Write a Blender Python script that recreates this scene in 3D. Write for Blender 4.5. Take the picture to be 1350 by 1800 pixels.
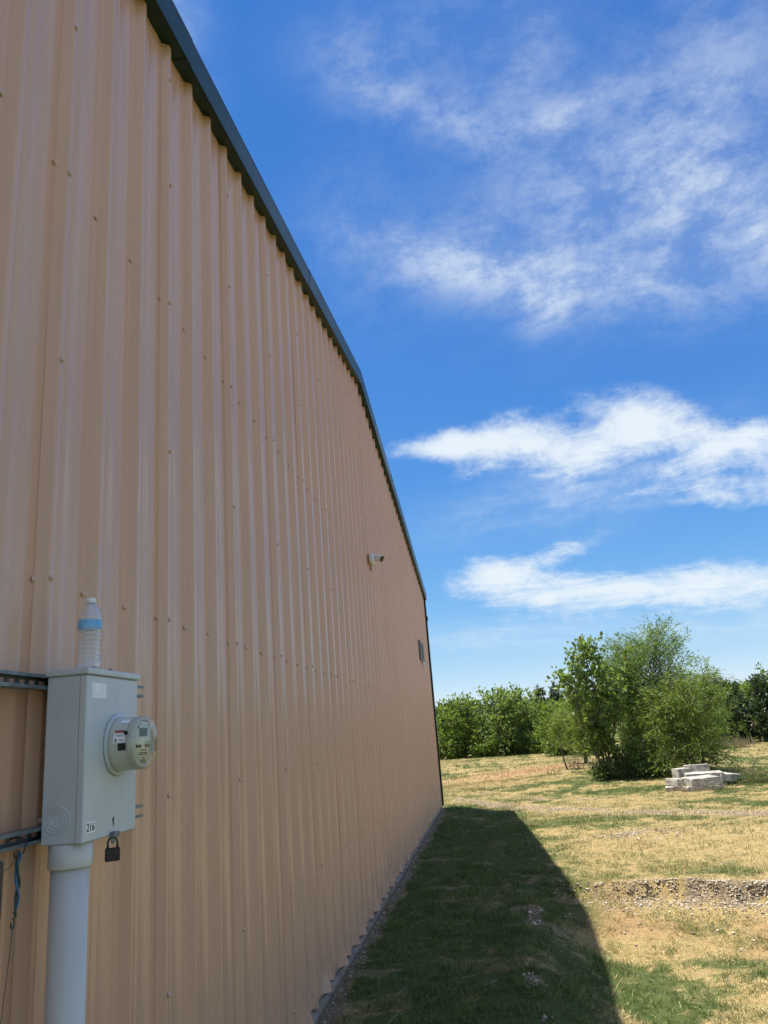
import bpy, math, random
import numpy as np
from mathutils import Vector, Matrix

# ------------------------------------------------------------------ camera, sky, sun, exposure
sc = bpy.context.scene
for o in list(bpy.data.objects):
    bpy.data.objects.remove(o)
C = sc.collection
CAM = (1.33, 0.0, 1.72)
cam_d = bpy.data.cameras.new('camera')
cam_d.sensor_fit = 'VERTICAL'; cam_d.sensor_height = 36.0; cam_d.lens = 27.0
cam_d.clip_start = 0.05; cam_d.clip_end = 2000
cam = bpy.data.objects.new('camera', cam_d); C.objects.link(cam)
_R = ((0.98827205, 0.10867259, 0.10727821),
      (0.13293697, -0.26658106, -0.9546006),
      (-0.07514058, 0.95766633, -0.27790121))
cam.matrix_world = Matrix.Translation(CAM) @ Matrix(_R).to_4x4()
sc.camera = cam

SUN = Vector((-0.30, 0.10, 1.0)).normalized()
SUN_EL = math.asin(SUN.z); SUN_ROT = math.atan2(SUN.x, SUN.y)
sd = bpy.data.lights.new('sun', 'SUN'); sd.energy = 5.0; sd.angle = math.radians(0.5); sd.color = (1.0, 0.95, 0.86)
so = bpy.data.objects.new('sun', sd); C.objects.link(so); so.location = (-10, 5, 40)
so.rotation_euler = (-SUN).to_track_quat('-Z', 'Y').to_euler()
sc.view_settings.view_transform = 'Standard'; sc.view_settings.look = 'None'
sc.view_settings.gamma = 1.0; sc.view_settings.exposure = 0.85
sc.view_settings.use_curve_mapping = False

sc.cycles.max_bounces = 6; sc.cycles.diffuse_bounces = 4; sc.cycles.glossy_bounces = 3; sc.cycles.transparent_max_bounces = 12
world = bpy.data.worlds.new('World'); sc.world = world; world.use_nodes = True
nt = world.node_tree; nt.nodes.clear()


class NG:
    """small node-graph helper"""
    def __init__(s, nt): s.nt = nt
    def n(s, t, **kw):
        x = s.nt.nodes.new(t)
        for k, v in kw.items(): setattr(x, k, v)
        return x
    def put(s, sock, v):
        if isinstance(v, bpy.types.NodeSocket): s.nt.links.new(v, sock)
        else: sock.default_value = v
    def m(s, op, a, b=None, c=None, clamp=False):
        x = s.n('ShaderNodeMath', operation=op, use_clamp=clamp)
        s.put(x.inputs[0], a)
        if b is not None: s.put(x.inputs[1], b)
        if c is not None: s.put(x.inputs[2], c)
        return x.outputs[0]
    def add(s, *a):
        r = a[0]
        for b in a[1:]: r = s.m('ADD', r, b)
        return r
    def mul(s, *a):
        r = a[0]
        for b in a[1:]: r = s.m('MULTIPLY', r, b)
        return r
    def smooth(s, v, lo, hi, o0=0.0, o1=1.0):
        x = s.n('ShaderNodeMapRange', interpolation_type='SMOOTHSTEP')
        s.put(x.inputs['Value'], v)
        for k, w in zip(('From Min', 'From Max', 'To Min', 'To Max'), (lo, hi, o0, o1)): s.put(x.inputs[k], w)
        return x.outputs[0]
    def noise(s, vec, scale, detail=4, rough=0.5, dist=0.0, lac=2.0):
        x = s.n('ShaderNodeTexNoise')
        if vec is not None: s.put(x.inputs['Vector'], vec)
        x.inputs['Scale'].default_value = scale; x.inputs['Detail'].default_value = detail
        x.inputs['Roughness'].default_value = rough; x.inputs['Distortion'].default_value = dist
        x.inputs['Lacunarity'].default_value = lac
        return x.outputs['Fac']
    def mapping(s, vec, loc=(0, 0, 0), rot=(0, 0, 0), scale=(1, 1, 1)):
        x = s.n('ShaderNodeMapping'); s.put(x.inputs['Vector'], vec)
        x.inputs['Location'].default_value = loc; x.inputs['Rotation'].default_value = rot; x.inputs['Scale'].default_value = scale
        return x.outputs[0]
    def mix(s, f, a, b, mode='MIX'):
        x = s.n('ShaderNodeMix', data_type='RGBA', blend_type=mode)
        s.put(x.inputs[0], f)
        for sock, v in ((x.inputs[6], a), (x.inputs[7], b)):
            s.put(sock, v if isinstance(v, bpy.types.NodeSocket) else (*v[:3], 1.0))
        return x.outputs[2]


g = NG(nt)
sky = g.n('ShaderNodeTexSky', sky_type='NISHITA')
sky.sun_disc = False; sky.sun_elevation = SUN_EL; sky.sun_rotation = SUN_ROT
sky.altitude = 200; sky.air_density = 0.6; sky.dust_density = 0.0; sky.ozone_density = 6.0
tc = g.n('ShaderNodeTexCoord')
sep = g.n('ShaderNodeSeparateXYZ'); nt.links.new(tc.outputs['Generated'], sep.inputs[0])
dx, dy, dz = sep.outputs
U = g.mul(g.m('ARCTAN2', dx, dy), 57.2958)
V = g.mul(g.m('ARCSINE', dz), 57.2958)
zz = g.m('MAXIMUM', g.add(dz, 0.10), 0.03)
cmb = g.n('ShaderNodeCombineXYZ')
g.put(cmb.inputs[0], g.m('DIVIDE', dx, zz)); g.put(cmb.inputs[1], g.m('DIVIDE', dy, zz))
P = cmb.outputs[0]                                  # point on a flat cloud deck seen in that direction
warp = g.n('ShaderNodeTexNoise'); g.put(warp.inputs['Vector'], P)
warp.inputs['Scale'].default_value = 1.6; warp.inputs['Detail'].default_value = 2
wv = g.n('ShaderNodeVectorMath', operation='MULTIPLY_ADD')
g.put(wv.inputs[0], warp.outputs['Color']); wv.inputs[1].default_value = (0.55, 0.55, 0); g.put(wv.inputs[2], P)
PW = wv.outputs[0]
wd = g.n('ShaderNodeVectorMath', operation='MULTIPLY_ADD')
g.put(wd.inputs[0], warp.outputs['Color']); wd.inputs[1].default_value = (0.10, 0.10, 0.06)
g.put(wd.inputs[2], g.mapping(tc.outputs['Generated'], scale=(1, 1, 1.5)))
n_fine = g.noise(wd.outputs[0], 14.0, 8, 0.72, 0.0)
n_wisp = g.noise(g.mapping(PW, rot=(0, 0, 0.75), scale=(1.0, 2.8, 1)), 2.2, 7, 0.62, 0.25)
n_big = g.noise(P, 0.9, 2, 0.5)
uvc = g.n('ShaderNodeCombineXYZ'); g.put(uvc.inputs[0], U); g.put(uvc.inputs[1], V); UV = uvc.outputs[0]


def blob(u0, v0, su, sv, rot, amp, prev):
    """a cloud bank centred on a compass bearing and height above the horizon (degrees)"""
    mp = g.n('ShaderNodeMapping', vector_type='TEXTURE'); g.put(mp.inputs['Vector'], UV)
    mp.inputs['Location'].default_value = (u0, v0, 0); mp.inputs['Rotation'].default_value = (0, 0, math.radians(rot)); mp.inputs['Scale'].default_value = (su, sv, 1)
    dp = g.n('ShaderNodeVectorMath', operation='DOT_PRODUCT'); g.put(dp.inputs[0], mp.outputs[0]); g.put(dp.inputs[1], mp.outputs[0])
    return g.m('MULTIPLY_ADD', g.m('POWER', 0.36788, dp.outputs['Value']), amp, prev)


def bank(blobs):
    r = 0.0
    for b in blobs: r = blob(*b, r)
    return r


CUM = bank([(-2.0, 20.7, 4.0, 0.9, -2, 0.8), (2.8, 20.6, 4.2, 1.5, 4, 0.95), (6.6, 19.6, 3.2, 2.0, -14, 0.85), (9.0, 17.6, 1.4, 1.0, 30, 0.4),
            (12.4, 20.9, 3.8, 1.8, -10, 0.85), (12.0, 19.0, 4.2, 1.8, 10, 0.6), (17.0, 18.6, 4.0, 1.4, -16, 0.55), (21.5, 17.0, 4.2, 1.7, -6, 0.8), (17.0, 16.7, 4.5, 0.7, 14, 0.45), (18.8, 14.5, 4.8, 1.4, -8, 0.75),
            (0.0, 18.2, 1.8, 0.6, 8, 0.5), (6.5, 15.4, 3.0, 0.5, 0, 0.25),
            (0.8, 10.8, 2.8, 1.3, 4, 0.85), (3.8, 9.6, 4.0, 1.8, 0, 0.8), (6.8, 11.9, 3.0, 0.8, 14, 0.7), (9.0, 8.5, 5.2, 1.3, 0, 0.8), (17.0, 7.9, 7.0, 1.5, -2, 1.0),
            (-40, 17, 9, 2.0, -6, 1.0), (48, 14, 10, 2.0, 5, 1.0), (95, 19, 12, 2.4, 3, 1.0), (150, 12, 14, 2.0, -4, 1.0), (-120, 16, 12, 2.2, 6, 1.0)])
VEIL = bank([(1.0, 43.0, 7.0, 1.5, -22, 0.55), (12.0, 41.0, 5.0, 1.1, 6, 0.60), (10.0, 44.5, 6.0, 2.8, 20, 0.45), (2.0, 47.5, 10.0, 3.0, 0, 0.25),
             (2.0, 33.0, 9.0, 1.9, -16, 0.80), (10.5, 35.0, 10.0, 5.0, 6, 0.60), (8.2, 29.2, 2.4, 2.2, 50, 0.60),
             (20.5, 34.0, 4.6, 3.2, -20, 0.85), (25.0, 29.6, 2.8, 2.4, -50, 0.85), (17.0, 29.0, 7.0, 2.8, -14, 0.60), (24, 40, 7, 5, 10, 0.55),
             (-6, 46, 5, 3, -20, 0.22), (-7, 36, 4, 5, 0, 0.20),
             (5.5, 16.0, 9.0, 1.8, 8, 0.40), (14.0, 16.6, 7.0, 2.2, 12, 0.60), (3.0, 6.3, 12.0, 1.0, 0, 0.55), (16.0, 5.2, 8.0, 0.8, 0, 0.5)])
VEIL = g.add(VEIL, g.mul(g.smooth(n_big, 0.32, 0.58, 0.1, 1.2), g.m('MAXIMUM', g.smooth(V, 50, 60), g.smooth(g.m('ABSOLUTE', g.m('SUBTRACT', U, 8.0)), 24, 36))))  # unseen veil added outside the view, thickened to whiten and lift ambient light
tex = g.add(g.mul(n_fine, 0.62), g.mul(n_wisp, 0.38))
d_c = g.smooth(g.add(CUM, g.mul(g.m('SUBTRACT', tex, 0.5), 3.4)), 0.12, 1.28)
d_c = g.mul(d_c, g.smooth(CUM, 0.06, 0.40))
d_v = g.mul(g.m('MINIMUM', VEIL, 1.0), g.add(0.26, g.mul(g.smooth(tex, 0.39, 0.64), 0.88)))
dens = g.m('SUBTRACT', 1.0, g.mul(g.m('SUBTRACT', 1.0, g.mul(d_c, 0.95)), g.m('SUBTRACT', 1.0, g.mul(d_v, 0.60))), clamp=True)
hs = g.n('ShaderNodeHueSaturation'); hs.inputs['Hue'].default_value = 0.508; hs.inputs['Saturation'].default_value = 1.22
nt.links.new(sky.outputs[0], hs.inputs['Color'])
sx = g.n('ShaderNodeSeparateColor'); nt.links.new(hs.outputs[0], sx.inputs[0])
cx = g.n('ShaderNodeCombineColor')                  # same soft shoulder for the whole dome
for i in range(3): g.put(cx.inputs[i], g.mul(g.m('SUBTRACT', 1.0, g.m('POWER', (0.70, 0.715, 0.672)[i], sx.outputs[i])), 4.7))
col = g.mix(dens, cx.outputs[0], (3.85, 4.25, 4.55))
bg = g.n('ShaderNodeBackground'); bg.inputs['Strength'].default_value = 0.12
nt.links.new(col, bg.inputs['Color'])
wo = g.n('ShaderNodeOutputWorld'); nt.links.new(bg.outputs[0], wo.inputs['Surface'])
world.cycles.sampling_method = 'MANUAL'; world.cycles.sample_map_resolution = 1024

rng = np.random.default_rng(7)
random.seed(7)


# ------------------------------------------------------------------ helpers: noise, meshes, materials
def _hash(ix, iy, seed):
    h = (ix.astype(np.int64) * 374761393 + iy.astype(np.int64) * 668265263 + seed * 1442695041) & 0x7fffffff
    h = ((h ^ (h >> 13)) * 1274126177) & 0x7fffffff
    return ((h ^ (h >> 16)) & 0xffff) / 65535.0


def vnoise(x, y, seed=0):
    x = np.asarray(x, float); y = np.asarray(y, float)
    ix = np.floor(x); iy = np.floor(y); fx = x - ix; fy = y - iy
    fx = fx * fx * (3 - 2 * fx); fy = fy * fy * (3 - 2 * fy)
    a = _hash(ix, iy, seed); b = _hash(ix + 1, iy, seed); c = _hash(ix, iy + 1, seed); d = _hash(ix + 1, iy + 1, seed)
    return (a * (1 - fx) + b * fx) * (1 - fy) + (c * (1 - fx) + d * fx) * fy


def fbm(x, y, seed=0, octv=4):
    r = 0; amp = 0.5; tot = 0
    for i in range(octv):
        r = r + amp * vnoise(x * 2 ** i, y * 2 ** i, seed + i * 17); tot += amp; amp *= 0.5
    return r / tot


def sstep(v, a, b):
    t = np.clip((np.asarray(v, float) - a) / (b - a), 0, 1)
    return t * t * (3 - 2 * t)


def np_mesh(name, verts, faces, attrs=None, smooth=False):
    """faces: (M,k) int array; attrs: {name: (N,) or (N,3) per-vertex}"""
    me = bpy.data.meshes.new(name)
    verts = np.asarray(verts, np.float32); faces = np.asarray(faces, np.int32)
    M, k = faces.shape
    me.vertices.add(len(verts)); me.vertices.foreach_set('co', verts.ravel())
    me.loops.add(M * k); me.loops.foreach_set('vertex_index', faces.ravel())
    me.polygons.add(M); me.polygons.foreach_set('loop_start', np.arange(0, M * k, k, dtype=np.int32))
    if smooth: me.polygons.foreach_set('use_smooth', np.ones(M, bool))
    for an, v in (attrs or {}).items():
        v = np.asarray(v, np.float32)
        if v.ndim == 1:
            a = me.attributes.new(an, 'FLOAT', 'POINT'); a.data.foreach_set('value', v)
        else:
            a = me.attributes.new(an, 'FLOAT_VECTOR', 'POINT'); a.data.foreach_set('vector', v.ravel())
    me.update(calc_edges=True)
    return me


def link(name, me, mat=None, parent=None, loc=None):
    o = bpy.data.objects.new(name, me); C.objects.link(o)
    if mat is not None and me is not None and len(me.materials) == 0: me.materials.append(mat)
    if parent is not None: o.parent = parent
    if loc is not None: o.location = loc
    return o


def tag(o, label=None, cat=None, group=None, kind=None):
    for k, v in (('label', label), ('category', cat), ('group', group), ('kind', kind)):
        if v: o[k] = v
    return o


def thing(name, label, cat, loc=(0, 0, 0), group=None):
    o = bpy.data.objects.new(name, None); C.objects.link(o); o.location = loc; o.empty_display_size = 0.2
    return tag(o, label, cat, group)


class MB:
    """collects shapes, builds one mesh object"""
    def __init__(s): s.v = []; s.f = []; s.sm = []
    def _add(s, vs, fs, sm=False):
        n = len(s.v); s.v += [tuple(p) for p in vs]
        s.f += [tuple(i + n for i in f) for f in fs]; s.sm += [sm] * len(fs)
    def box(s, x0, x1, y0, y1, z0, z1, bev=0.0):
        b = bev
        if b <= 0:
            vs = [(x, y, z) for x in (x0, x1) for y in (y0, y1) for z in (z0, z1)]
            s._add(vs, [(0, 1, 3, 2), (4, 6, 7, 5), (0, 4, 5, 1), (2, 3, 7, 6), (0, 2, 6, 4), (1, 5, 7, 3)])
            return s
        vs = []; idx = {}
        X, Y, Z = (x0, x1), (y0, y1), (z0, z1)
        for i in (0, 1):
            for j in (0, 1):
                for k in (0, 1):
                    sx, sy, sz = (1 - 2 * i), (1 - 2 * j), (1 - 2 * k)
                    for ax, off in enumerate(((0, b, b), (b, 0, b), (b, b, 0))):
                        idx[i, j, k, ax] = len(vs)
                        vs.append((X[i] + sx * off[0], Y[j] + sy * off[1], Z[k] + sz * off[2]))
        fs = []
        for i in (0, 1): fs.append([idx[i, j, k, 0] for j, k in ((0, 0), (1, 0), (1, 1), (0, 1))][::(-1 if i == 0 else 1)])
        for j in (0, 1): fs.append([idx[i, j, k, 1] for i, k in ((0, 0), (0, 1), (1, 1), (1, 0))][::(-1 if j == 0 else 1)])
        for k in (0, 1): fs.append([idx[i, j, k, 2] for i, j in ((0, 0), (1, 0), (1, 1), (0, 1))][::(-1 if k == 0 else 1)])
        for i in (0, 1):
            for j in (0, 1): fs.append([idx[i, j, 0, 0], idx[i, j, 1, 0], idx[i, j, 1, 1], idx[i, j, 0, 1]])
            for k in (0, 1): fs.append([idx[i, 0, k, 0], idx[i, 1, k, 0], idx[i, 1, k, 2], idx[i, 0, k, 2]])
        for j in (0, 1):
            for k in (0, 1): fs.append([idx[0, j, k, 1], idx[1, j, k, 1], idx[1, j, k, 2], idx[0, j, k, 2]])
        for i in (0, 1):
            for j in (0, 1):
                for k in (0, 1): fs.append([idx[i, j, k, a] for a in (0, 1, 2)])
        s._add(vs, fs); return s
    def tube(s, pts, r, n=8, cap=True, sm=True):
        pts = [Vector(p) for p in pts]
        rr = r if isinstance(r, (list, tuple, np.ndarray)) else [r] * len(pts)
        vs = []; up = None
        for i, p in enumerate(pts):
            d = (pts[min(i + 1, len(pts) - 1)] - pts[max(i - 1, 0)])
            d = d.normalized() if d.length > 1e-9 else Vector((0, 0, 1))
            if up is None:
                up = Vector((1, 0, 0)) if abs(d.x) < 0.8 else Vector((0, 1, 0))
            a = (up - d * up.dot(d)).normalized(); b = d.cross(a); up = a
            for k in range(n):
                t = 2 * math.pi * k / n
                vs.append(p + (a * math.cos(t) + b * math.sin(t)) * rr[i])
        fs = []
        for i in range(len(pts) - 1):
            for k in range(n):
                fs.append((i * n + k, i * n + (k + 1) % n, (i + 1) * n + (k + 1) % n, (i + 1) * n + k))
        s._add(vs, fs, sm)
        if cap:
            n0 = len(s.v) - len(vs)
            s.f += [tuple(n0 + k for k in range(n))[::-1], tuple(n0 + (len(pts) - 1) * n + k for k in range(n))]; s.sm += [False, False]
        return s
    def lathe(s, prof, n=24, axis='z', org=(0, 0, 0), sm=True):
        """prof: list of (r, h) along axis"""
        vs = []
        for r, h in prof:
            for k in range(n):
                t = 2 * math.pi * k / n; c, q = r * math.cos(t), r * math.sin(t)
                p = {'z': (c, q, h), 'x': (h, c, q), 'y': (q, h, c)}[axis]
                vs.append((p[0] + org[0], p[1] + org[1], p[2] + org[2]))
        fs = [(i * n + k, i * n + (k + 1) % n, (i + 1) * n + (k + 1) % n, (i + 1) * n + k) for i in range(len(prof) - 1) for k in range(n)]
        s._add(vs, fs, sm)
        n0 = len(s.v) - len(vs)
        if prof[0][0] > 1e-6: s.f.append(tuple(n0 + k for k in range(n))[::-1]); s.sm.append(False)
        if prof[-1][0] > 1e-6: s.f.append(tuple(n0 + (len(prof) - 1) * n + k for k in range(n))); s.sm.append(False)
        return s
    def torus(s, org, axis, R, r, n=32, m=6, a0=0.0, a1=2 * math.pi):
        full = abs(a1 - a0 - 2 * math.pi) < 1e-6
        pts = []
        for i in range(n + 1):
            t = a0 + (a1 - a0) * i / n; c, q = R * math.cos(t), R * math.sin(t)
            p = {'z': (c, q, 0), 'x': (0, c, q), 'y': (c, 0, q)}[axis]
            pts.append((org[0] + p[0], org[1] + p[1], org[2] + p[2]))
        return s.tube(pts, r, m, cap=not full)
    def quad(s, a, b, c, d): s._add([a, b, c, d], [(0, 1, 2, 3)]); return s
    def mesh(s, name):
        me = bpy.data.meshes.new(name); me.from_pydata(s.v, [], s.f)
        me.polygons.foreach_set('use_smooth', s.sm); me.update(); return me
    def build(s, name, mat, parent=None, loc=None): return link(name, s.mesh(name), mat, parent, loc)


def fix_normals(o):
    import bmesh
    bm = bmesh.new(); bm.from_mesh(o.data); bmesh.ops.recalc_face_normals(bm, faces=bm.faces); bm.to_mesh(o.data); bm.free()
    return o


def mat(name, col, rough=0.5, metal=0.0, var=0.0, vscale=3.0, bump=0.0, bscale=60.0, spec=0.5, stretch=(1, 1, 1), col2=None, coat=0.0):
    m = bpy.data.materials.new(name); m.use_nodes = True; t = m.node_tree; b = t.nodes['Principled BSDF']; q = NG(t)
    b.inputs['Roughness'].default_value = rough; b.inputs['Metallic'].default_value = metal
    b.inputs['Specular IOR Level'].default_value = spec; b.inputs['Coat Weight'].default_value = coat
    b.inputs['Base Color'].default_value = (*col, 1)
    tcx = q.n('ShaderNodeTexCoord'); vec = q.mapping(tcx.outputs['Object'], scale=stretch)
    if var > 0:
        f = q.noise(vec, vscale, 6, 0.6)
        c2 = col2 or tuple(c * (1 - var) for c in col)
        c1 = col if col2 else tuple(min(1, c * (1 + var * 0.5)) for c in col)
        t.links.new(q.mix(q.smooth(f, 0.3, 0.7), c1, c2), b.inputs['Base Color'])
        t.links.new(q.add(rough - 0.08, q.mul(f, 0.16)), b.inputs['Roughness'])
    if bump > 0:
        bn = q.n('ShaderNodeBump'); bn.inputs['Strength'].default_value = bump; bn.inputs['Distance'].default_value = 0.01
        t.links.new(q.noise(vec, bscale, 5, 0.6), bn.inputs['Height']); t.links.new(bn.outputs[0], b.inputs['Normal'])
    return m


def mesh_text(name, body, size, m, parent, mw, ext=0.0003, bold=0.0):
    cu = bpy.data.curves.new(name, 'FONT'); cu.body = body; cu.size = size; cu.extrude = ext; cu.offset = bold
    cu.align_x = 'CENTER'; cu.align_y = 'CENTER'
    t = bpy.data.objects.new(name + '_tmp', cu); C.objects.link(t)
    me = bpy.data.meshes.new_from_object(t.evaluated_get(bpy.context.evaluated_depsgraph_get()))
    bpy.data.objects.remove(t)
    me.transform(mw); return link(name, me, m, parent)


# ------------------------------------------------------------------ materials
def wall_material():
    m = bpy.data.materials.new('tan_painted_steel'); m.use_nodes = True; t = m.node_tree; b = t.nodes['Principled BSDF']; q = NG(t)
    tcx = q.n('ShaderNodeTexCoord'); ob = tcx.outputs['Object']
    streak = q.noise(q.mapping(ob, scale=(6, 9, 0.35)), 1.6, 6, 0.6)
    blot = q.noise(ob, 0.9, 4, 0.55)
    fine = q.noise(ob, 140, 3, 0.6)
    base = q.mix(q.smooth(streak, 0.35, 0.7), (0.680, 0.404, 0.257), (0.640, 0.379, 0.240))
    base = q.mix(q.mul(q.smooth(blot, 0.4, 0.75), 0.5), base, (0.645, 0.398, 0.268))
    sp = q.n('ShaderNodeSeparateXYZ'); t.links.new(ob, sp.inputs[0])
    dirt = q.mul(q.smooth(sp.outputs[2], 0.7, 0.05), q.smooth(q.noise(q.mapping(ob, scale=(3, 3, 1)), 4, 6, 0.65), 0.42, 0.72))
    base = q.mix(q.mul(dirt, 0.6), base, (0.33, 0.25, 0.18))
    runs = q.noise(q.mapping(ob, scale=(10, 22, 0.22)), 1.5, 5, 0.65)
    base = q.mix(q.mul(q.smooth(runs, 0.58, 0.74), 0.14), base, (0.40, 0.28, 0.20))
    rub = q.mul(q.smooth(sp.outputs[2], 0.32, 0.06), q.smooth(q.noise(q.mapping(ob, scale=(3, 2.2, 2)), 3.0, 5, 0.6), 0.52, 0.66))
    base = q.mix(q.mul(rub, 0.6), base, (0.70, 0.56, 0.43))
    t.links.new(base, b.inputs['Base Color'])
    t.links.new(q.add(0.16, q.mul(streak, 0.22)), b.inputs['Roughness'])
    b.inputs['Specular IOR Level'].default_value = 0.6
    bn = q.n('ShaderNodeBump'); bn.inputs['Strength'].default_value = 0.04; bn.inputs['Distance'].default_value = 0.002
    t.links.new(fine, bn.inputs['Height']); t.links.new(bn.outputs[0], b.inputs['Normal'])
    return m


M_WALL = wall_material()
M_SCREW = mat('tan_screw_head', (0.72, 0.52, 0.38), 0.3, 0.0, 0.15, 30)
M_WASHER = mat('dark_rubber_washer', (0.06, 0.05, 0.045), 0.7)
M_GREEN = mat('dark_green_trim', (0.009, 0.037, 0.028), 0.36, 0.0, 0.18, 2.0, 0.03, 90, spec=0.28)
M_CONC = mat('footing_concrete', (0.26, 0.215, 0.165), 0.9, 0, 0.45, 5, 0.6, 45)
M_GREY = mat('grey_enclosure_paint', (0.60, 0.63, 0.63), 0.42, 0.0, 0.10, 5, 0.03, 120, stretch=(1, 1, 0.35), col2=(0.52, 0.545, 0.54))
M_GALV = mat('galvanised_strut', (0.20, 0.24, 0.26), 0.48, 0.55, 0.35, 12, 0.1, 80)
M_PVC = mat('grey_pvc', (0.62, 0.605, 0.55), 0.42, 0, 0.16, 4, 0.03, 40, stretch=(1, 1, 0.25))
M_BLACK = mat('black_plastic', (0.012, 0.012, 0.013), 0.45)
M_DARK = mat('dark_void', (0.01, 0.011, 0.012), 0.8)
M_STICK = mat('silver_sticker', (0.86, 0.87, 0.87), 0.4, 0.0, 0.10, 25)
M_WHITE = mat('white_plate', (0.88, 0.87, 0.83), 0.5)
M_INK = mat('black_ink', (0.012, 0.012, 0.012), 0.6)
M_METER = mat('meter_shell', (0.58, 0.55, 0.47), 0.25, 0, 0.06, 12, coat=0.4)
M_FACE = mat('meter_face', (0.66, 0.66, 0.52), 0.4, 0, 0.05, 30)
M_LCD = mat('lcd_display', (0.07, 0.075, 0.065), 0.25)
M_RED = mat('warning_red', (0.34, 0.10, 0.08), 0.5)
M_LOCK = mat('weathered_lock_brass', (0.045, 0.038, 0.032), 0.45, 0.5, 0.4, 60)
M_SHACKLE = mat('shackle_steel', (0.10, 0.095, 0.085), 0.35, 0.85, 0.3, 80)
M_CAMW = mat('white_camera_housing', (0.78, 0.78, 0.77), 0.35)
M_GLASS_D = mat('dark_lens_glass', (0.01, 0.01, 0.012), 0.08)
M_WBLUE = mat('blue_wire_sheath', (0.03, 0.14, 0.30), 0.3)
M_WGREEN = mat('green_wire_sheath', (0.012, 0.06, 0.055), 0.35)
M_ROOF = mat('green_roof_sheet', (0.03, 0.08, 0.07), 0.4)
M_BLOCK = mat('cast_concrete', (0.46, 0.42, 0.36), 0.92, 0, 0.55, 6, 1.0, 22)
M_STONE = mat('pale_limestone', (0.58, 0.54, 0.47), 0.9, 0, 0.4, 14, 0.6, 60)
M_RUST = mat('rusty_rod', (0.13, 0.075, 0.05), 0.8, 0.3, 0.4, 30)
M_BARK = mat('grey_brown_bark', (0.13, 0.105, 0.08), 0.9, 0, 0.4, 9, 0.8, 40)
M_SEAL = mat('white_sealant', (0.55, 0.50, 0.44), 0.6, 0, 0.3, 30)


def leaf_material(name, dark, light, yellow=None, transl=0.48):
    m = bpy.data.materials.new(name); m.use_nodes = True; t = m.node_tree; b = t.nodes['Principled BSDF']; q = NG(t)
    a = q.n('ShaderNodeAttribute', attribute_name='tint')
    c = q.mix(a.outputs['Fac'], dark, light)
    if yellow: c = q.mix(q.smooth(a.outputs['Fac'], 0.955, 0.985), c, yellow)
    t.links.new(c, b.inputs['Base Color']); b.inputs['Roughness'].default_value = 0.45; b.inputs['Specular IOR Level'].default_value = 0.4
    tr = q.n('ShaderNodeBsdfTranslucent'); t.links.new(q.mix(0.5, c, (0.26, 0.36, 0.03)), tr.inputs['Color'])
    mx = q.n('ShaderNodeMixShader'); mx.inputs[0].default_value = transl
    t.links.new(b.outputs[0], mx.inputs[1]); t.links.new(tr.outputs[0], mx.inputs[2])
    t.links.new(mx.outputs[0], t.nodes['Material Output'].inputs['Surface'])
    return m


M_WILLOW = leaf_material('willow_leaf', (0.07, 0.135, 0.045), (0.22, 0.34, 0.105))
M_WILLOW2 = leaf_material('willow_leaf_yellow_green', (0.10, 0.16, 0.032), (0.28, 0.36, 0.08))
M_COTTON = leaf_material('cottonwood_leaf', (0.07, 0.13, 0.032), (0.28, 0.39, 0.11), (0.45, 0.32, 0.05))
M_OAK = leaf_material('broad_leaf', (0.06, 0.115, 0.022), (0.24, 0.33, 0.065))
M_CEDAR = leaf_material('cedar_needle', (0.022, 0.045, 0.022), (0.06, 0.10, 0.04), transl=0.15)
M_WEED = leaf_material('weed_leaf', (0.05, 0.075, 0.025), (0.14, 0.17, 0.05))
M_REED = leaf_material('dry_reed', (0.25, 0.20, 0.12), (0.50, 0.42, 0.27), transl=0.2)


# ------------------------------------------------------------------ terrain
def pad_edge(x, y):
    return 9.42 - 0.20 * (x - 2.3) + 0.5 * (fbm(x * 1.3, y * 0.4, 5) - 0.5) + 0.22 * (fbm(x * 5, y * 2, 6, 3) - 0.5)


def pad_mask(x, y):
    """1 inside the lower, scraped-out pad right of the wall strip"""
    wob = fbm(x * 1.3, y * 1.3, 5) - 0.5
    a = sstep(x + wob * 0.35, 1.40, 2.3)
    e = pad_edge(x, y)
    b = 0.48 * (1 - sstep(y, e - 0.16, e)) + 0.52 * (1 - sstep(y, e - 1.5, e - 0.1))
    return a * b


def ground_z(x, y):
    x = np.asarray(x, float); y = np.asarray(y, float)
    z = -0.36 * pad_mask(x, y)
    z = z - 0.03 * sstep(x, 0.2, 2.2) * sstep(y, 6, 12) - 0.08 * sstep(x, 0.3, 1.5) * sstep(y, 14.0, 17.5) * (1 - sstep(y, 20.0, 24.0))
    near = 1 - sstep(np.hypot(x, y), 60, 120)
    z = z + near * (0.05 * (fbm(x * 0.7, y * 0.7, 11) - 0.5) + 0.03 * (fbm(x * 3.1, y * 3.1, 12) - 0.5)) * sstep(x, 0.0, 0.5)
    z = z + 0.22 * np.exp(-((x - 4.2) / 3.2) ** 2 - ((y - 27.0) / 4.0) ** 2)
    z = z + 0.10 * (fbm(x * 0.11, y * 0.11, 15) - 0.5) * sstep(y, 14, 26) * near
    z = np.where((x < -0.05) & (y < 18.9) & (y > -0.4), -0.15, z)
    return z


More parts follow.
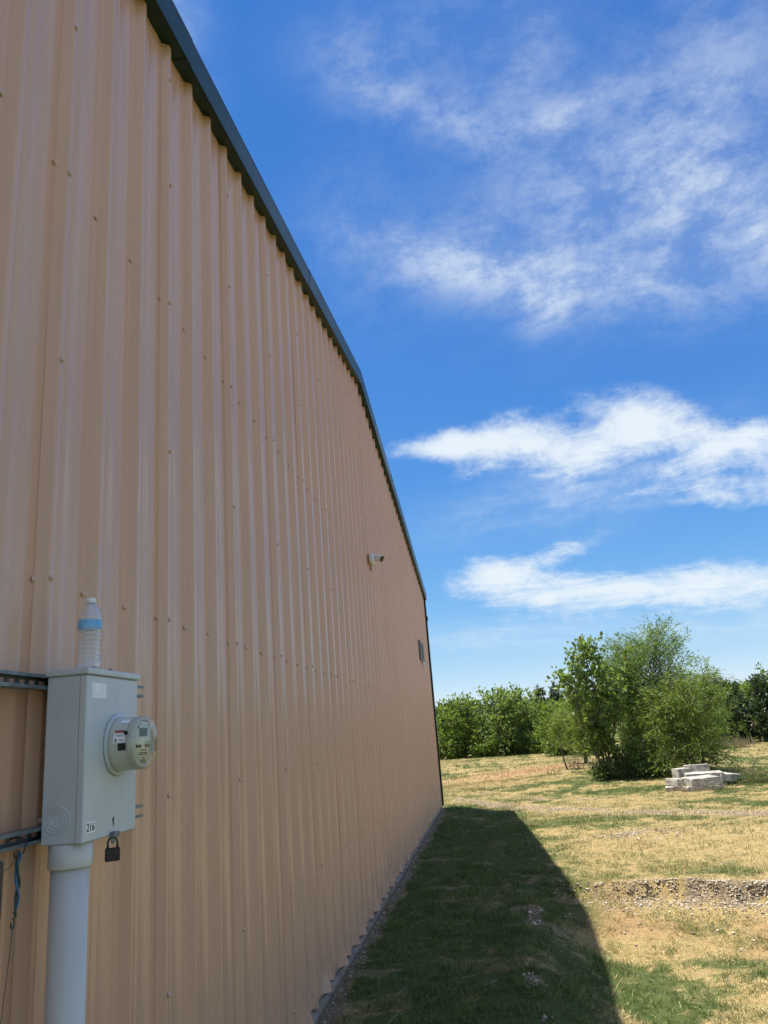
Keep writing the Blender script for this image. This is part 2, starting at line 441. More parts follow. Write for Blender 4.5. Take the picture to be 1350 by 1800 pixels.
def fields(x, y):
    """green, bare, red amounts at a place: what grows or lies there"""
    n1 = fbm(x * 0.9, y * 0.9, 21); n2 = fbm(x * 2.6, y * 2.6, 31); n3 = fbm(x * 0.35, y * 0.5, 41); n4 = fbm(x * 7, y * 7, 51)
    mott = 0.40 * n1 + 0.33 * n2 + 0.27 * n4
    g1 = 0.14 + sstep(mott, 0.42, 0.60) * 0.60
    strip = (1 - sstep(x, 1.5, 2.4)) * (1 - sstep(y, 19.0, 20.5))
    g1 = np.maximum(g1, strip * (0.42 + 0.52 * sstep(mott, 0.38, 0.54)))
    pad = pad_mask(x, y)
    padfloor = sstep(pad, 0.3, 0.8) * (1 - sstep(y + 0.8 * (n1 - 0.5), 7.4, 8.1))
    g1 = np.maximum(g1, padfloor * (0.22 + 0.7 * sstep(mott, 0.36, 0.54)))
    straw = sstep(y, 9.3, 10.3) * (1 - sstep(y, 13.0, 14.5)) * sstep(x, 1.6, 2.6)
    g1 = g1 * (1 - 0.6 * straw)
    gband = np.exp(-((y - 20.6 - 0.1 * x) / 0.8) ** 2) + 0.7 * np.exp(-((y - 15.4) / 1.4) ** 2) + 0.5 * np.exp(-((y - 23.5) / 1.2) ** 2)
    g1 = np.maximum(g1, gband * sstep(0.6 * n3 + 0.4 * n2, 0.38, 0.56) * 0.85)
    e = pad_edge(x, y)
    bank = np.exp(-((y - e + 0.12) / 0.24) ** 2) * sstep(x, 1.8, 3.0) * sstep(0.6 * n2 + 0.4 * n4, 0.34, 0.48)
    rim = np.exp(-((x - 1.50 - 0.05 * (y - 7) - 0.25 * (n1 - 0.5)) / 0.06) ** 2) * (1 - sstep(y, 9.0, 9.6)) * sstep(n2, 0.42, 0.62)
    track = np.exp(-((y - 19.3 + 1.15 * (x - 1.6)) / 0.75) ** 2) * sstep(0.6 * n1 + 0.4 * n2, 0.36, 0.52) * sstep(x, -0.5, 0.8) * (1 - sstep(x, 5.5, 7.5)) + \
        np.exp(-((y - 21.2 + 1.1 * (x - 2.0)) / 0.45) ** 2) * sstep(n2, 0.42, 0.58) * 0.8 * (1 - sstep(x, 4.0, 5.0)) + \
        np.exp(-((x - 3.4) / 0.5) ** 2 - ((y - 13.2) / 0.35) ** 2) * sstep(n2, 0.36, 0.55)
    bare = np.clip(np.maximum(np.maximum(bank, rim), track) + 0.8 * sstep(n2 * 0.6 + n4 * 0.4, 0.60, 0.70) * (0.5 + strip * 0.3), 0, 1)
    wallgap = (1 - sstep(x + 0.16 * (n2 - 0.5), 0.08, 0.20)) * (1 - sstep(y, 18.5, 19.4))
    bare = np.maximum(bare, wallgap * 0.9)
    red = np.exp(-((x - 2.6) / 2.6) ** 2 - ((y - 30.0 - 1.2 * (x - 2.5)) / 3.6) ** 2) * sstep(n1, 0.2, 0.4)
    red = np.maximum(red, 0.75 * np.exp(-((y - e + 0.85) / 0.6) ** 2) * sstep(x, 1.8, 2.6) * sstep(n1, 0.35, 0.6))
    g1 = np.clip(g1 * (1 - bare) * (1 - 0.8 * red), 0, 1)
    return g1, np.clip(bare, 0, 1), np.clip(red, 0, 1)


def axis(lo, a, b, hi, step, nlo, nhi):
    l = a - (a - lo) * (np.linspace(1, 0, nlo, endpoint=False) ** 2.2)
    h = b + (hi - b) * (np.linspace(0, 1, nhi + 1)[1:] ** 2.2)
    return np.concatenate([l, np.arange(a, b, step), [b], h])


gx = axis(-500, -2.5, 12, 500, 0.065, 26, 34)
gy = axis(-400, 3.5, 24, 700, 0.065, 22, 90)
XX, YY = np.meshgrid(gx, gy); XX = XX.ravel(); YY = YY.ravel()
ZZ = ground_z(XX, YY)
gg, gb, gr = fields(XX, YY)
ZZ = ZZ + gb * 0.025 * (fbm(XX * 9, YY * 9, 71, 2) - 0.5)
nx, ny = len(gx), len(gy)
ii = (np.arange(ny - 1)[:, None] * nx + np.arange(nx - 1)[None, :]).ravel()
gm = np_mesh('ground', np.stack([XX, YY, ZZ], 1), np.stack([ii, ii + 1, ii + nx + 1, ii + nx], 1), {'green': gg, 'bare': gb, 'red': gr}, True)


def ground_material():
    m = bpy.data.materials.new('dry_lawn_soil'); m.use_nodes = True; t = m.node_tree; b = t.nodes['Principled BSDF']; q = NG(t)
    A = lambda n: q.n('ShaderNodeAttribute', attribute_name=n).outputs['Fac']
    tcx = q.n('ShaderNodeTexCoord'); ob = tcx.outputs['Object']
    f1 = q.noise(ob, 14, 6, 0.65); f2 = q.noise(ob, 70, 5, 0.65); f3 = q.noise(ob, 2.2, 5, 0.6)
    straw = q.mix(q.smooth(f1, 0.35, 0.65), (0.46, 0.345, 0.15), (0.33, 0.245, 0.105))
    straw = q.mix(q.mul(q.smooth(f3, 0.45, 0.7), 0.5), straw, (0.46, 0.35, 0.17))
    grn = q.mix(q.smooth(f2, 0.3, 0.7), (0.055, 0.095, 0.022), (0.10, 0.13, 0.035))
    soil = q.mix(q.smooth(f2, 0.42, 0.62), (0.17, 0.12, 0.075), (0.40, 0.31, 0.205))
    red = q.mix(q.smooth(f1, 0.3, 0.7), (0.38, 0.20, 0.10), (0.46, 0.28, 0.15))
    c = q.mix(q.smooth(q.add(A('green'), q.mul(q.m('SUBTRACT', f1, 0.5), 0.7)), 0.2, 0.7), straw, grn)
    c = q.mix(q.mul(A('red'), 0.95), c, red)
    c = q.mix(q.smooth(q.add(A('bare'), q.mul(q.m('SUBTRACT', f1, 0.5), 0.6)), 0.3, 0.75), c, soil)
    c = q.mix(q.mul(q.smooth(f2, 0.60, 0.32), 0.7), c, (0.075, 0.055, 0.03))
    t.links.new(c, b.inputs['Base Color']); b.inputs['Roughness'].default_value = 0.95; b.inputs['Specular IOR Level'].default_value = 0.15
    bn = q.n('ShaderNodeBump'); bn.inputs['Strength'].default_value = 0.9; bn.inputs['Distance'].default_value = 0.03
    t.links.new(q.add(q.mul(f1, 0.6), q.mul(f2, 0.6)), bn.inputs['Height']); t.links.new(bn.outputs[0], b.inputs['Normal'])
    return m


ground = tag(link('ground', gm, ground_material()), kind='structure', label='dry mown grass field with bare patches beside the metal building')


# ------------------------------------------------------------------ metal building
H0 = 1.72                       # eye height over the footing
RIDGE = 9.52; Y0 = -0.26; Y1 = 18.95; SL = 0.1596
def roof_line(y): return H0 + 3.115 + SL * (y if y <= RIDGE else 2 * RIDGE - y)


bld = thing('metal_building', 'long tan ribbed metal building with dark green roof trim filling the left side', 'building', (0, RIDGE, 0))
BL = (0, -RIDGE, 0)             # parts are written in world metres
def bpart(mb, name, m, parent=bld):
    return mb.build(name, m, parent, BL if parent is bld else None)


PITCH = 0.3048; RIB0 = 3.104; RH = 0.032
RIBP = [(-0.040, 0), (-0.0365, 0.0015), (-0.0165, RH - 0.002), (-0.0115, RH), (0.0125, RH), (0.0165, RH - 0.002), (0.0365, 0.0015), (0.040, 0)]
MINP = [(-0.016, 0), (-0.010, 0.0018), (0.010, 0.0018), (0.016, 0)]


def panel_profile():
    p = []
    for k in range(3):
        p += [(k * PITCH + a, b) for a, b in RIBP]
        for q in (1, 2): p += [(k * PITCH + q * PITCH / 3 + a, b) for a, b in MINP]
    p += [(3 * PITCH - 0.0402, 0.0)]
    p += [(3 * PITCH - 0.0375, -0.0012), (3 * PITCH - 0.0165, RH - 0.004), (3 * PITCH, RH - 0.002)]
    return p


PROF = panel_profile()
screw_mb = MB().lathe([(0.0085, 0.0), (0.0085, 0.0020), (0.0100, 0.0022), (0.0094, 0.0036), (0.0070, 0.0042), (0.0058, 0.0044), (0.0058, 0.0088), (0.0046, 0.0100)], 8, 'x')
SCREW = screw_mb.mesh('screw'); SCREW.materials.append(M_SCREW)
LAPZ = [-1.50, -0.862, -0.16, 0.535, 1.30, 2.047, 2.717, 3.38, 4.05]
ROWZ = [0.535, 2.053]
n_screw = 0
k0 = int(math.floor((Y0 - RIB0) / (3 * PITCH)))
k1 = int(math.ceil((Y1 - RIB0) / (3 * PITCH)))
dents = {5.24: 1, 5.85: .8, 6.15: -.5, 6.46: 1.1, 7.07: .7, 7.37: 1, 7.68: -.4, 8.29: .9, 8.9: .5, 9.5: .8, 10.4: .6, 11.3: .7, 12.5: .6}
for k in range(k0, k1):
    ys = RIB0 + 3 * PITCH * k
    prof = [(ys + a, b) for a, b in PROF if Y0 - 1e-3 <= ys + a <= Y1 + 1e-3]
    if len(prof) < 2: continue
    if k == k0: prof = [(Y0, prof[0][1])] + prof
    if ys + 3 * PITCH > Y1: prof = prof + [(Y1, prof[-1][1])]
    pa = np.array(prof)
    pa[:, 0] += np.arange(len(pa)) * 1e-6
    ztop = np.array([roof_line(y) - 0.004 for y in pa[:, 0]])
    zr = np.concatenate([[0, 0.012, 0.024, 0.04, 0.06, 0.09], np.linspace(0.12, 1, 26)])
    vs = []
    for t in zr:
        z = 0.062 + (ztop - 0.062) * t
        x = pa[:, 1] + 0.0016 * (vnoise(pa[:, 0] * 3.3 + 10 * k, z * 1.1, 61) - 0.5) + 0.0012 * (vnoise(pa[:, 0] * 9, z * 2.3, 62) - 0.5)
        y = pa[:, 0].copy()
        for dy_, amp in dents.items():
            w = np.exp(-((pa[:, 0] - dy_) / 0.045) ** 2) * np.exp(-((z - 0.062) / 0.075) ** 2)
            x = x + 0.030 * amp * w; y = y + 0.022 * amp * w
        vs.append(np.stack([x, y, z], 1))
    vs = np.concatenate(vs); n = len(pa)
    jj = (np.arange(len(zr) - 1)[:, None] * n + np.arange(n - 1)[None, :]).ravel()
    me = np_mesh('wall_panel', vs, np.stack([jj, jj + 1, jj + n + 1, jj + n], 1))
    wp = link('wall_panel', me, M_WALL, bld, BL)
    # screws of this panel: lap screws on its first rib, field screws beside every rib
    spots = []
    if ys > Y0 + 0.1:
        spots += [(RH + 0.001, ys + random.uniform(-.003, .003), z + H0 + random.uniform(-.01, .01)) for z in LAPZ]
    for r in range(3):
        for z in ROWZ: spots.append((0.0015, ys + r * PITCH - 0.054 + random.uniform(-.006, .006), z + H0 + random.uniform(-.006, .006)))
    for x, y, z in spots:
        if y - ys < -0.045: y += 3 * PITCH        # belongs to this sheet, not the one before
        if y < 1.4 or y > Y1 - 0.1 or z > roof_line(y) - 0.12 or n_screw >= 298: continue
        s = link('screw', SCREW, None, wp, (x, y, z)); s.rotation_euler = (random.uniform(0, 1), random.uniform(-.15, .1), random.uniform(-.12, .12)); n_screw += 1

# stains and holes left on the sheets near the meter
seal = MB()
pts = [(0.004 + 0.001 * math.sin(i), 2.022 + 0.006 * math.sin(i * 0.9) + 0.003 * math.sin(i * 2.3), 1.40 - i * 0.016) for i in range(17)]
seal.tube(pts, [0.0015 + 0.0015 * abs(math.sin(i * 1.7)) for i in range(17)], 6)
fix_normals(bpart(seal, 'sealant_streak', M_SEAL))

# footing
ft = MB(); fy = np.linspace(Y0, Y1 - 0.02, 190)
fv = []
for i, y in enumerate(fy):
    w = 0.010 * (vnoise(y * 2.2, 3.3, 81) - 0.5) + 0.012 * (vnoise(y * 9, 1.3, 82) - 0.5)
    fv += [(-0.35, y, 0.05), (0.006 + w, y, 0.046 + w * 0.4), (0.020 + w, y, 0.032 + w * 0.6), (0.030 + w * 1.3, y, -0.25)]
ff = [(i * 4 + j, i * 4 + j + 1, i * 4 + j + 5, i * 4 + j + 4) for i in range(len(fy) - 1) for j in range(3)]
ft._add(fv, ff, True); fix_normals(bpart(ft, 'footing', M_CONC))

# rake trim in 10 ft sections
TR = [(-0.03, -0.002), (0.078, -0.002), (0.086, -0.016), (0.088, -0.010), (0.091, 0.030), (0.097, 0.135), (0.100, 0.150), (0.096, 0.166), (0.080, 0.176), (-0.16, 0.180), (-0.16, 0.10)]
cuts = [-0.40, 0.15, 3.20, 6.25, RIDGE, 12.57, 15.62, Y1 + 0.02]
for i in range(len(cuts) - 1):
    a, b = cuts[i], cuts[i + 1]
    pr = 0.0025 if i % 2 else 0.0
    if b < RIDGE and i > 0: b += 0.05
    if a > RIDGE + 0.1: a -= 0.05
    vs = []
    for y in (a, b):
        for x, z in TR: vs.append((x + pr, y, roof_line(min(y, 30)) + z + pr))
    n = len(TR)
    mb = MB(); mb._add(vs, [(j, (j + 1) % n, n + (j + 1) % n, n + j) for j in range(n)] + [tuple(range(n))[::-1], tuple(range(n, 2 * n))])
    fix_normals(bpart(mb, 'rake_trim', M_GREEN))
mb = MB(); mb.box(0.0335, 0.060, Y1 - 0.075, Y1 + 0.055, 0.055, roof_line(Y1) - 0.012, 0.004); fix_normals(bpart(mb, 'corner_trim', M_GREEN))
mb = MB(); mb.box(-0.12, -0.002, Y1 + 0.012, Y1 + 0.055, 0.055, roof_line(Y1) - 0.012, 0.004); fix_normals(bpart(mb, 'corner_trim', M_GREEN))
mb = MB(); mb.box(0.061, 0.080, Y1 - 0.05, Y1 + 0.03, roof_line(Y1) - 0.52, roof_line(Y1) - 0.40, 0.01); fix_normals(bpart(mb, 'trim_bracket', M_GREEN))
# roof and the walls behind
mb = MB(); DEP = -24.0
for a, b in ((Y0 - 0.25, RIDGE), (RIDGE, Y1 + 0.01)):
    za, zb = roof_line(a) + 0.172, roof_line(b) + 0.172
    mb._add([(-0.10, a, za), (-0.10, b, zb), (DEP, b, zb), (DEP, a, za), (-0.10, a, za - .06), (-0.10, b, zb - .06), (DEP, b, zb - .06), (DEP, a, za - .06)],
            [(0, 1, 2, 3), (7, 6, 5, 4), (0, 4, 5, 1), (1, 5, 6, 2), (2, 6, 7, 3), (3, 7, 4, 0)])
fix_normals(bpart(mb, 'roof', M_ROOF))
mb = MB(); zt = roof_line(Y1) + 0.05
mb.box(DEP, -0.02, Y1 - 0.06, Y1 + 0.008, 0.05, zt); mb.box(DEP, -0.02, Y0 - 0.02, Y0 + 0.04, 0.05, zt); mb.box(DEP, DEP + 0.06, Y0, Y1, 0.05, zt)
fix_normals(bpart(mb, 'rear_walls', M_WALL))
mb = MB(); mb.box(-0.09, -0.05, Y0 + 0.05, Y1 - 0.07, 0.05, zt - 0.3); fix_normals(bpart(mb, 'liner', M_DARK))

# ------------------------------------------------------------------ things on the wall
M_VENT = mat('grey_green_vent_paint', (0.16, 0.20, 0.19), 0.45)
M_SLAT = mat('pale_vent_slat', (0.45, 0.47, 0.46), 0.45)
# louvred vent
vt = thing('louvre_vent', 'small dark framed louvre vent high on the tan wall near its far corner', 'vent', (0.03, 16.6, 3.15))
mb = MB(); fy0, fy1, fz0, fz1 = -0.45, 0.42, 0.0, 0.42
for b in ((0.004, 0.026, fy0, fy1, fz1 - 0.045, fz1), (0.004, 0.026, fy0, fy1, fz0, fz0 + 0.045), (0.004, 0.026, fy0, fy0 + 0.05, fz0 + .046, fz1 - .046), (0.004, 0.026, fy1 - 0.05, fy1, fz0 + .046, fz1 - .046)): mb.box(*b, 0.004)
fix_normals(mb.build('frame', M_VENT, vt))
MB().box(0.003, 0.008, fy0 + 0.05, fy1 - 0.05, fz0 + 0.05, fz1 - 0.05).build('backing', M_DARK, vt)
for i in range(5):
    z = fz0 + 0.075 + i * 0.062; mb = MB()
    mb._add([(0.012, fy0 + .052, z + .03), (0.022, fy0 + .052, z), (0.022, fy1 - .052, z), (0.012, fy1 - .052, z + .03), (0.012, fy0 + .052, z + .034), (0.022, fy0 + .052, z + .004), (0.022, fy1 - .052, z + .004), (0.012, fy1 - .052, z + .034)],
            [(3, 2, 1, 0), (4, 5, 6, 7), (0, 1, 5, 4), (1, 2, 6, 5), (2, 3, 7, 6), (3, 0, 4, 7)])
    fix_normals(mb.build('slat', M_SLAT, vt))
MB().box(0.004, 0.03, fy0 + 0.50, fy0 + 0.72, -0.05, -0.003, 0.004).build('drip_tab', M_WHITE, vt)

# security camera
sc_o = thing('security_camera', 'white bullet security camera on the tan wall below the roof trim', 'camera', (RH, 9.50, 3.88))
sc_o.scale = (1.25, 1.25, 1.25)
mb = MB().lathe([(0.052, 0.001), (0.056, 0.006), (0.056, 0.038), (0.046, 0.050), (0.03, 0.055)], 24, 'x', (0, 0, 0)); fix_normals(mb.build('mount_base', M_CAMW, sc_o))
d = Vector((0.80, -0.50, -0.36)).normalized()
mb = MB().tube([(0.03, 0, 0.01), (0.06, 0.01, 0.012), Vector((0.06, 0.01, 0.012)) + d * 0.04], [0.026, 0.026, 0.022], 14); fix_normals(mb.build('arm', M_CAMW, sc_o))
b0 = Vector((0.062, 0.01, 0.014))
mb = MB().tube([b0 + d * t for t in (0.0, 0.008, 0.075, 0.08)], [0.028, 0.036, 0.036, 0.033], 20); body = fix_normals(mb.build('housing', M_CAMW, sc_o))
mb = MB().tube([b0 + d * t for t in (0.0805, 0.084)], [0.029, 0.029], 20); lens = fix_normals(mb.build('lens_plate', M_GLASS_D, sc_o))
u = d.cross(Vector((0, 0, 1))).normalized(); w = u.cross(d)
mb = MB()
for sgn in (-1, 1): pass
vs = []
for t in (-0.005, 0.092):
    for a in (-70, -45, -20, 0, 20, 45, 70):
        for r in (0.0378, 0.0405):
            th = math.radians(a); vs.append(b0 + d * t + (w * math.cos(th) + u * math.sin(th)) * r)
nA = 7
fs = []
for j in range(nA - 1):
    a0, a1 = j * 2, (j + 1) * 2; o2 = nA * 2
    fs += [(a0, a1, o2 + a1, o2 + a0), (a0 + 1, o2 + a0 + 1, o2 + a1 + 1, a1 + 1), (a0, a0 + 1, a1 + 1, a1), (o2 + a0, o2 + a1, o2 + a1 + 1, o2 + a0 + 1)]
mb._add(vs, fs, False); fix_normals(mb.build('sun_hood', M_CAMW, sc_o))
MB().box(0.002, 0.012, -0.012, 0.012, -0.12, -0.055, 0.003).build('cable_stain_cover', mat('stained_tan', (0.25, 0.17, 0.11), 0.6), sc_o)

# strut channels: open side outwards, slotted web against the ribs
def strut(label, z0, ya, yb, xr=RH + 0.0015):
    s = thing('strut_channel', label, 'strut', (xr, ya, z0), 'slotted strut channels behind the meter box')
    L = yb - ya; Hh = 0.041; t = 0.0026; D = 0.041
    mb = MB()
    mb.box(0, D, 0, L, 0, t); mb.box(0, D, 0, L, Hh - t, Hh)                    # flanges
    mb.box(D - t, D + .0005, 0, L, t, 0.0095); mb.box(D - t, D + .0005, 0, L, Hh - 0.0095, Hh - t)   # lips
    fix_normals(mb.build('channel', M_GALV, s))
    web = MB(); web.box(0, t, 0, L, t + .0002, 0.0135); web.box(0, t, 0, L, Hh - 0.0135, Hh - t - .0002)
    y = 0.012
    while y < L:
        web.box(0, t, y, min(y + 0.020, L), 0.0136, Hh - 0.0136); y += 0.0485
    fix_normals(web.build('slotted_web', M_GALV, s))
    return s
strut('upper slotted steel strut channel running behind the top of the grey meter box', H0 + 0.199, 0.9, 2.77)
strut('lower slotted steel strut channel behind the meter box, carrying the blue wires', H0 - 0.213, 0.9, 2.775)

# meter box
BY0, BY1, BX0, BX1, BZ0, BZ1 = 2.12, 2.447, RH + 0.0445, 0.200, H0 - 0.2215, H0 + 0.232
mbx = thing('meter_box', 'tall grey steel electric meter box numbered 216 on the tan wall', 'meter box', (BX0, (BY0 + BY1) / 2, BZ0))
OFF = Vector((-BX0, -(BY0 + BY1) / 2, -BZ0))
def mpart(mb, name, m, parent=mbx, fix=True):
    o = mb.build(name, m, parent, OFF if parent is mbx else None)
    return fix_normals(o) if fix else o
body = mpart(MB().box(BX0, 0.1755, BY0 + .002, BY1 - .002, BZ0, BZ1, 0.003), 'enclosure', M_GREY)
cover = mpart(MB().box(0.1765, BX1, BY0, BY1, BZ0 - 0.001, BZ1 - 0.001, 0.0035), 'cover', M_GREY)
mb = MB().box(BX0 - 0.004, BX1 + 0.006, BY0 - 0.005, BY1 + 0.006, BZ1 + 0.0005, BZ1 + 0.0195, 0.003)
mpart(mb, 'top_cap', M_GREY)
hub = mpart(MB().box(0.09, 0.165, BY0 + 0.10, BY0 + 0.235, BZ1 + 0.0198, BZ1 + 0.0245, 0.0015), 'hub_plate', M_GREY)
for yy in (0.115, 0.22):
    mpart(MB().lathe([(0.007, 0), (0.007, 0.006), (0.005, 0.008)], 8, 'z', (0.157, BY0 + yy, BZ1 + 0.0246)), 'bolt', M_BLACK, mbx)
kx, kz = 0.122, BZ0 + 0.063
mb = MB()
for R in (0.036, 0.0265, 0.0185): mb.torus((kx, BY0 + 0.0017, kz), 'y', R, 0.0019, 40, 6)
mpart(mb, 'knockout', M_GREY)
mpart(MB().box(BX1 + 0.0002, BX1 + 0.0007, BY0 + 0.026, BY0 + 0.113, BZ1 - 0.066, BZ1 - 0.022), 'rating_sticker', M_STICK)
plate = mpart(MB().box(BX1 + 0.0002, BX1 + 0.0012, BY0 + 0.016, BY0 + 0.066, BZ0 + 0.022, BZ0 + 0.052, 0.0004), 'number_plate', M_WHITE)
RY = Matrix(((0, 0, 1, 0), (1, 0, 0, 0), (0, 1, 0, 0), (0, 0, 0, 1)))      # text plane: right = +y, up = +z, faces +x
def text_on(body, size, y, z, x, m, parent, name, bold=0.0): return mesh_text(name, body, size, m, parent, Matrix.Translation((x, y, z)) @ RY, 0.0002, bold)
tx = text_on('216', 0.030, BY0 + 0.0405, BZ0 + 0.0365, BX1 + 0.0016, M_INK, plate, 'number', 0.0004)
mb = MB().box(BX1 - 0.001, BX1 + 0.016, BY0 + 0.155, BY0 + 0.190, BZ0 - 0.006, BZ0 + 0.010, 0.002); mb.box(BX1 + 0.003, BX1 + 0.009, BY0 + 0.158, BY0 + 0.170, BZ0 - 0.022, BZ0 - 0.004, 0.002)
mpart(mb, 'hasp', M_GALV)
mb = MB(); mb._add([(BX1 + .0006, BY0 + .1785, BZ0 + .022), (BX1 + .0006, BY0 + .1805, BZ0 + .024), (BX1 + .0006, BY0 + .1805, BZ0 + .054), (BX1 + .0006, BY0 + .1690, BZ0 + .044)], [(0, 1, 2, 3)])
mpart(mb, 'key_slot', M_BLACK, fix=False)

# electricity meter plugged into the box
MC = Vector((BX1, 2.312, H0 + 0.033))
mt = thing('electricity_meter', 'round glass fronted electricity meter plugged into the grey box', 'meter', MC)
mb = MB().lathe([(0.080, 0.0005), (0.0905, 0.001), (0.0915, 0.006), (0.087, 0.0095), (0.081, 0.0085)], 48, 'x'); fix_normals(mb.build('socket_ring', M_GREY, mt))
mb = MB().lathe([(0.0815, 0.0015), (0.0795, 0.020), (0.0775, 0.060), (0.0765, 0.075), (0.0735, 0.083), (0.0695, 0.086), (0.0665, 0.0855), (0.0665, 0.0815)], 48, 'x'); fix_normals(mb.build('shell', M_METER, mt))
face = fix_normals(MB().lathe([(0.0660, 0.0790), (0.0660, 0.0822), (0.0001, 0.0824)], 48, 'x').build('face', M_FACE, mt))
fx = 0.0830
def onface(name, y0, y1, z0, z1, m, t=0.0006): return MB().box(fx, fx + t, y0, y1, z0, z1).build(name, m, face)
onface('display', -0.027, 0.027, 0.018, 0.042, M_LCD)
onface('name_panel', -0.024, 0.030, 0.048, 0.058, M_WHITE)
for y0, y1, z0, z1 in ((-0.022, 0.0, 0.052, 0.0545), (0.006, 0.026, 0.0515, 0.0545)):
    MB().box(fx + .0008, fx + .0011, y0, y1, z0, z1).build('print_line', M_GALV, face)
for y0, y1 in ((-0.050, -0.030), (-0.027, -0.014), (0.014, 0.028), (0.036, 0.043)): onface('marking', y0, y1, -0.014, -0.006, M_INK)
for i, (hw, z) in enumerate(((0.018, -0.022), (0.028, -0.030), (0.028, -0.0345), (0.006, -0.043), (0.014, -0.051), (0.018, -0.056))):
    onface('print_line', -hw, hw, z - 0.0012, z + 0.0012, M_INK)
onface('marking', -0.036, -0.031, 0.042, 0.048, M_INK)
def curved(name, a0, a1, h0, h1, r, m, parent):
    vs = []; n = 8
    for i in range(n + 1):
        a = math.radians(a0 + (a1 - a0) * i / n)
        for h in (h0, h1): vs.append((h, -r(h) * math.cos(a), r(h) * math.sin(a)))
    mb = MB(); mb._add(vs, [(2 * i, 2 * i + 1, 2 * i + 3, 2 * i + 2) for i in range(n)], True); return mb.build(name, m, parent)
rs = lambda h: 0.0806 - 0.052 * h + 0.0008
st = curved('warning_sticker', 2, 31, 0.026, 0.060, rs, M_WHITE, mt)
curved('warning_header', 23, 30, 0.027, 0.059, lambda h: rs(h) + .0003, M_RED, st)
for a, h0, h1 in ((18, .031, .055), (15.5, .034, .054), (8, .042, .055), (5.5, .044, .056)): curved('print_line', a, a + 1.2, h0, h1, lambda h: rs(h) + .0003, M_GALV, st)
curved('print_mark', 4, 11, 0.031, 0.035, lambda h: rs(h) + .0003, M_INK, st)
curved('black_label', -14, 1, 0.040, 0.064, lambda h: rs(h) + .0004, M_BLACK, mt)
curved('silver_sticker', 48, 60, 0.034, 0.062, lambda h: rs(h) + .0003, M_STICK, mt)
fix_normals(MB().lathe([(0.006, 0.0), (0.006, 0.005), (0.0035, 0.006)], 10, 'y', (0.066, -0.0845, 0.030)).build('seal_knob', M_BLACK, mt))
# clear front cover
m = bpy.data.materials.new('clear_polycarbonate'); m.use_nodes = True; t = m.node_tree; q = NG(t)
trn = q.n('ShaderNodeBsdfTransparent'); trn.inputs[0].default_value = (0.95, 0.97, 0.95, 1); gl = q.n('ShaderNodeBsdfGlossy'); gl.inputs['Roughness'].default_value = 0.06
fr = q.n('ShaderNodeFresnel'); fr.inputs[0].default_value = 1.4; mx = q.n('ShaderNodeMixShader')
t.links.new(q.m('MINIMUM', fr.outputs[0], 0.22), mx.inputs[0]); t.links.new(trn.outputs[0], mx.inputs[1]); t.links.new(gl.outputs[0], mx.inputs[2]); t.links.new(mx.outputs[0], t.nodes['Material Output'].inputs[0])
M_CLEAR = m
mb = MB().lathe([(0.0785, 0.062), (0.0790, 0.088), (0.0765, 0.096), (0.070, 0.099), (0.001, 0.1005)], 48, 'x'); fix_normals(mb.build('clear_cover', M_CLEAR, mt))

# padlock hanging from the hasp
LK = Vector((BX1 + 0.006, BY0 + 0.1335, 0))
pl = thing('padlock', 'small dark padlock hanging under the grey meter box', 'padlock', (BX1 + 0.006, BY0 + 0.164, BZ0 - 0.069))
pl.rotation_euler = (0, 0, math.radians(-58))
fix_normals(MB().box(-0.008, 0.008, -0.0205, 0.0205, 0.0, 0.036, 0.0025).build('lock_body', M_LOCK, pl))
pts = [(0, -0.0135, 0.034), (0, -0.0135, 0.048)] + [(0, -0.0135 * math.cos(a), 0.048 + 0.0165 * math.sin(a)) for a in np.linspace(0.2, math.pi - 0.2, 9)] + [(0, 0.0135, 0.048), (0, 0.0135, 0.034)]
fix_normals(MB().tube(pts, 0.0032, 8).build('shackle', M_SHACKLE, pl))

# riser pipe below the box
pp = thing('riser_pipe', 'fat pale grey plastic riser pipe running down from the meter box', 'pipe', (0.135, 2.178, 0.0))
ztop = BZ0 - 0.001
fix_normals(MB().lathe([(0.0505, -0.15), (0.0505, ztop - 0.058)], 40, 'z').build('pipe', M_PVC, pp))
fix_normals(MB().lathe([(0.0512, ztop - 0.064), (0.0575, ztop - 0.063), (0.0585, ztop - 0.060), (0.0585, ztop - 0.001), (0.052, ztop)], 40, 'z').build('coupling', M_PVC, pp))

# water bottle on the box
BT = (0.152, 2.214, BZ1 + 0.0197)
wb = thing('water_bottle', 'empty clear plastic water bottle with blue label standing on the meter box', 'bottle', BT)
wb.scale = (1.05, 1.05, 1.03)
prof = [(0.020, 0.004), (0.026, 0.001), (0.031, 0.004), (0.0325, 0.012)]
for i in range(7):
    z = 0.022 + i * 0.013; r = 0.0325 - 0.0022 * math.sin(math.pi * (i + .5) / 7)
    prof += [(r, z), (r, z + 0.006), (r - 0.0016, z + 0.009), (r - 0.0016, z + 0.010)]
prof += [(0.0325, 0.114), (0.0328, 0.118), (0.0322, 0.119), (0.0322, 0.146), (0.0328, 0.147), (0.0322, 0.153), (0.0295, 0.165), (0.0235, 0.180), (0.0175, 0.190), (0.0135, 0.195), (0.0125, 0.198), (0.0125, 0.204)]
m = bpy.data.materials.new('thin_clear_pet'); m.use_nodes = True; t = m.node_tree; q = NG(t)
trn = q.n('ShaderNodeBsdfTransparent'); trn.inputs[0].default_value = (0.97, 0.98, 1.0, 1); gl = q.n('ShaderNodeBsdfGlossy'); gl.inputs['Roughness'].default_value = 0.08
df = q.n('ShaderNodeBsdfDiffuse'); df.inputs[0].default_value = (0.85, 0.87, 0.9, 1)
lw = q.n('ShaderNodeLayerWeight'); lw.inputs[0].default_value = 0.45
m1 = q.n('ShaderNodeMixShader'); m1.inputs[0].default_value = 0.26
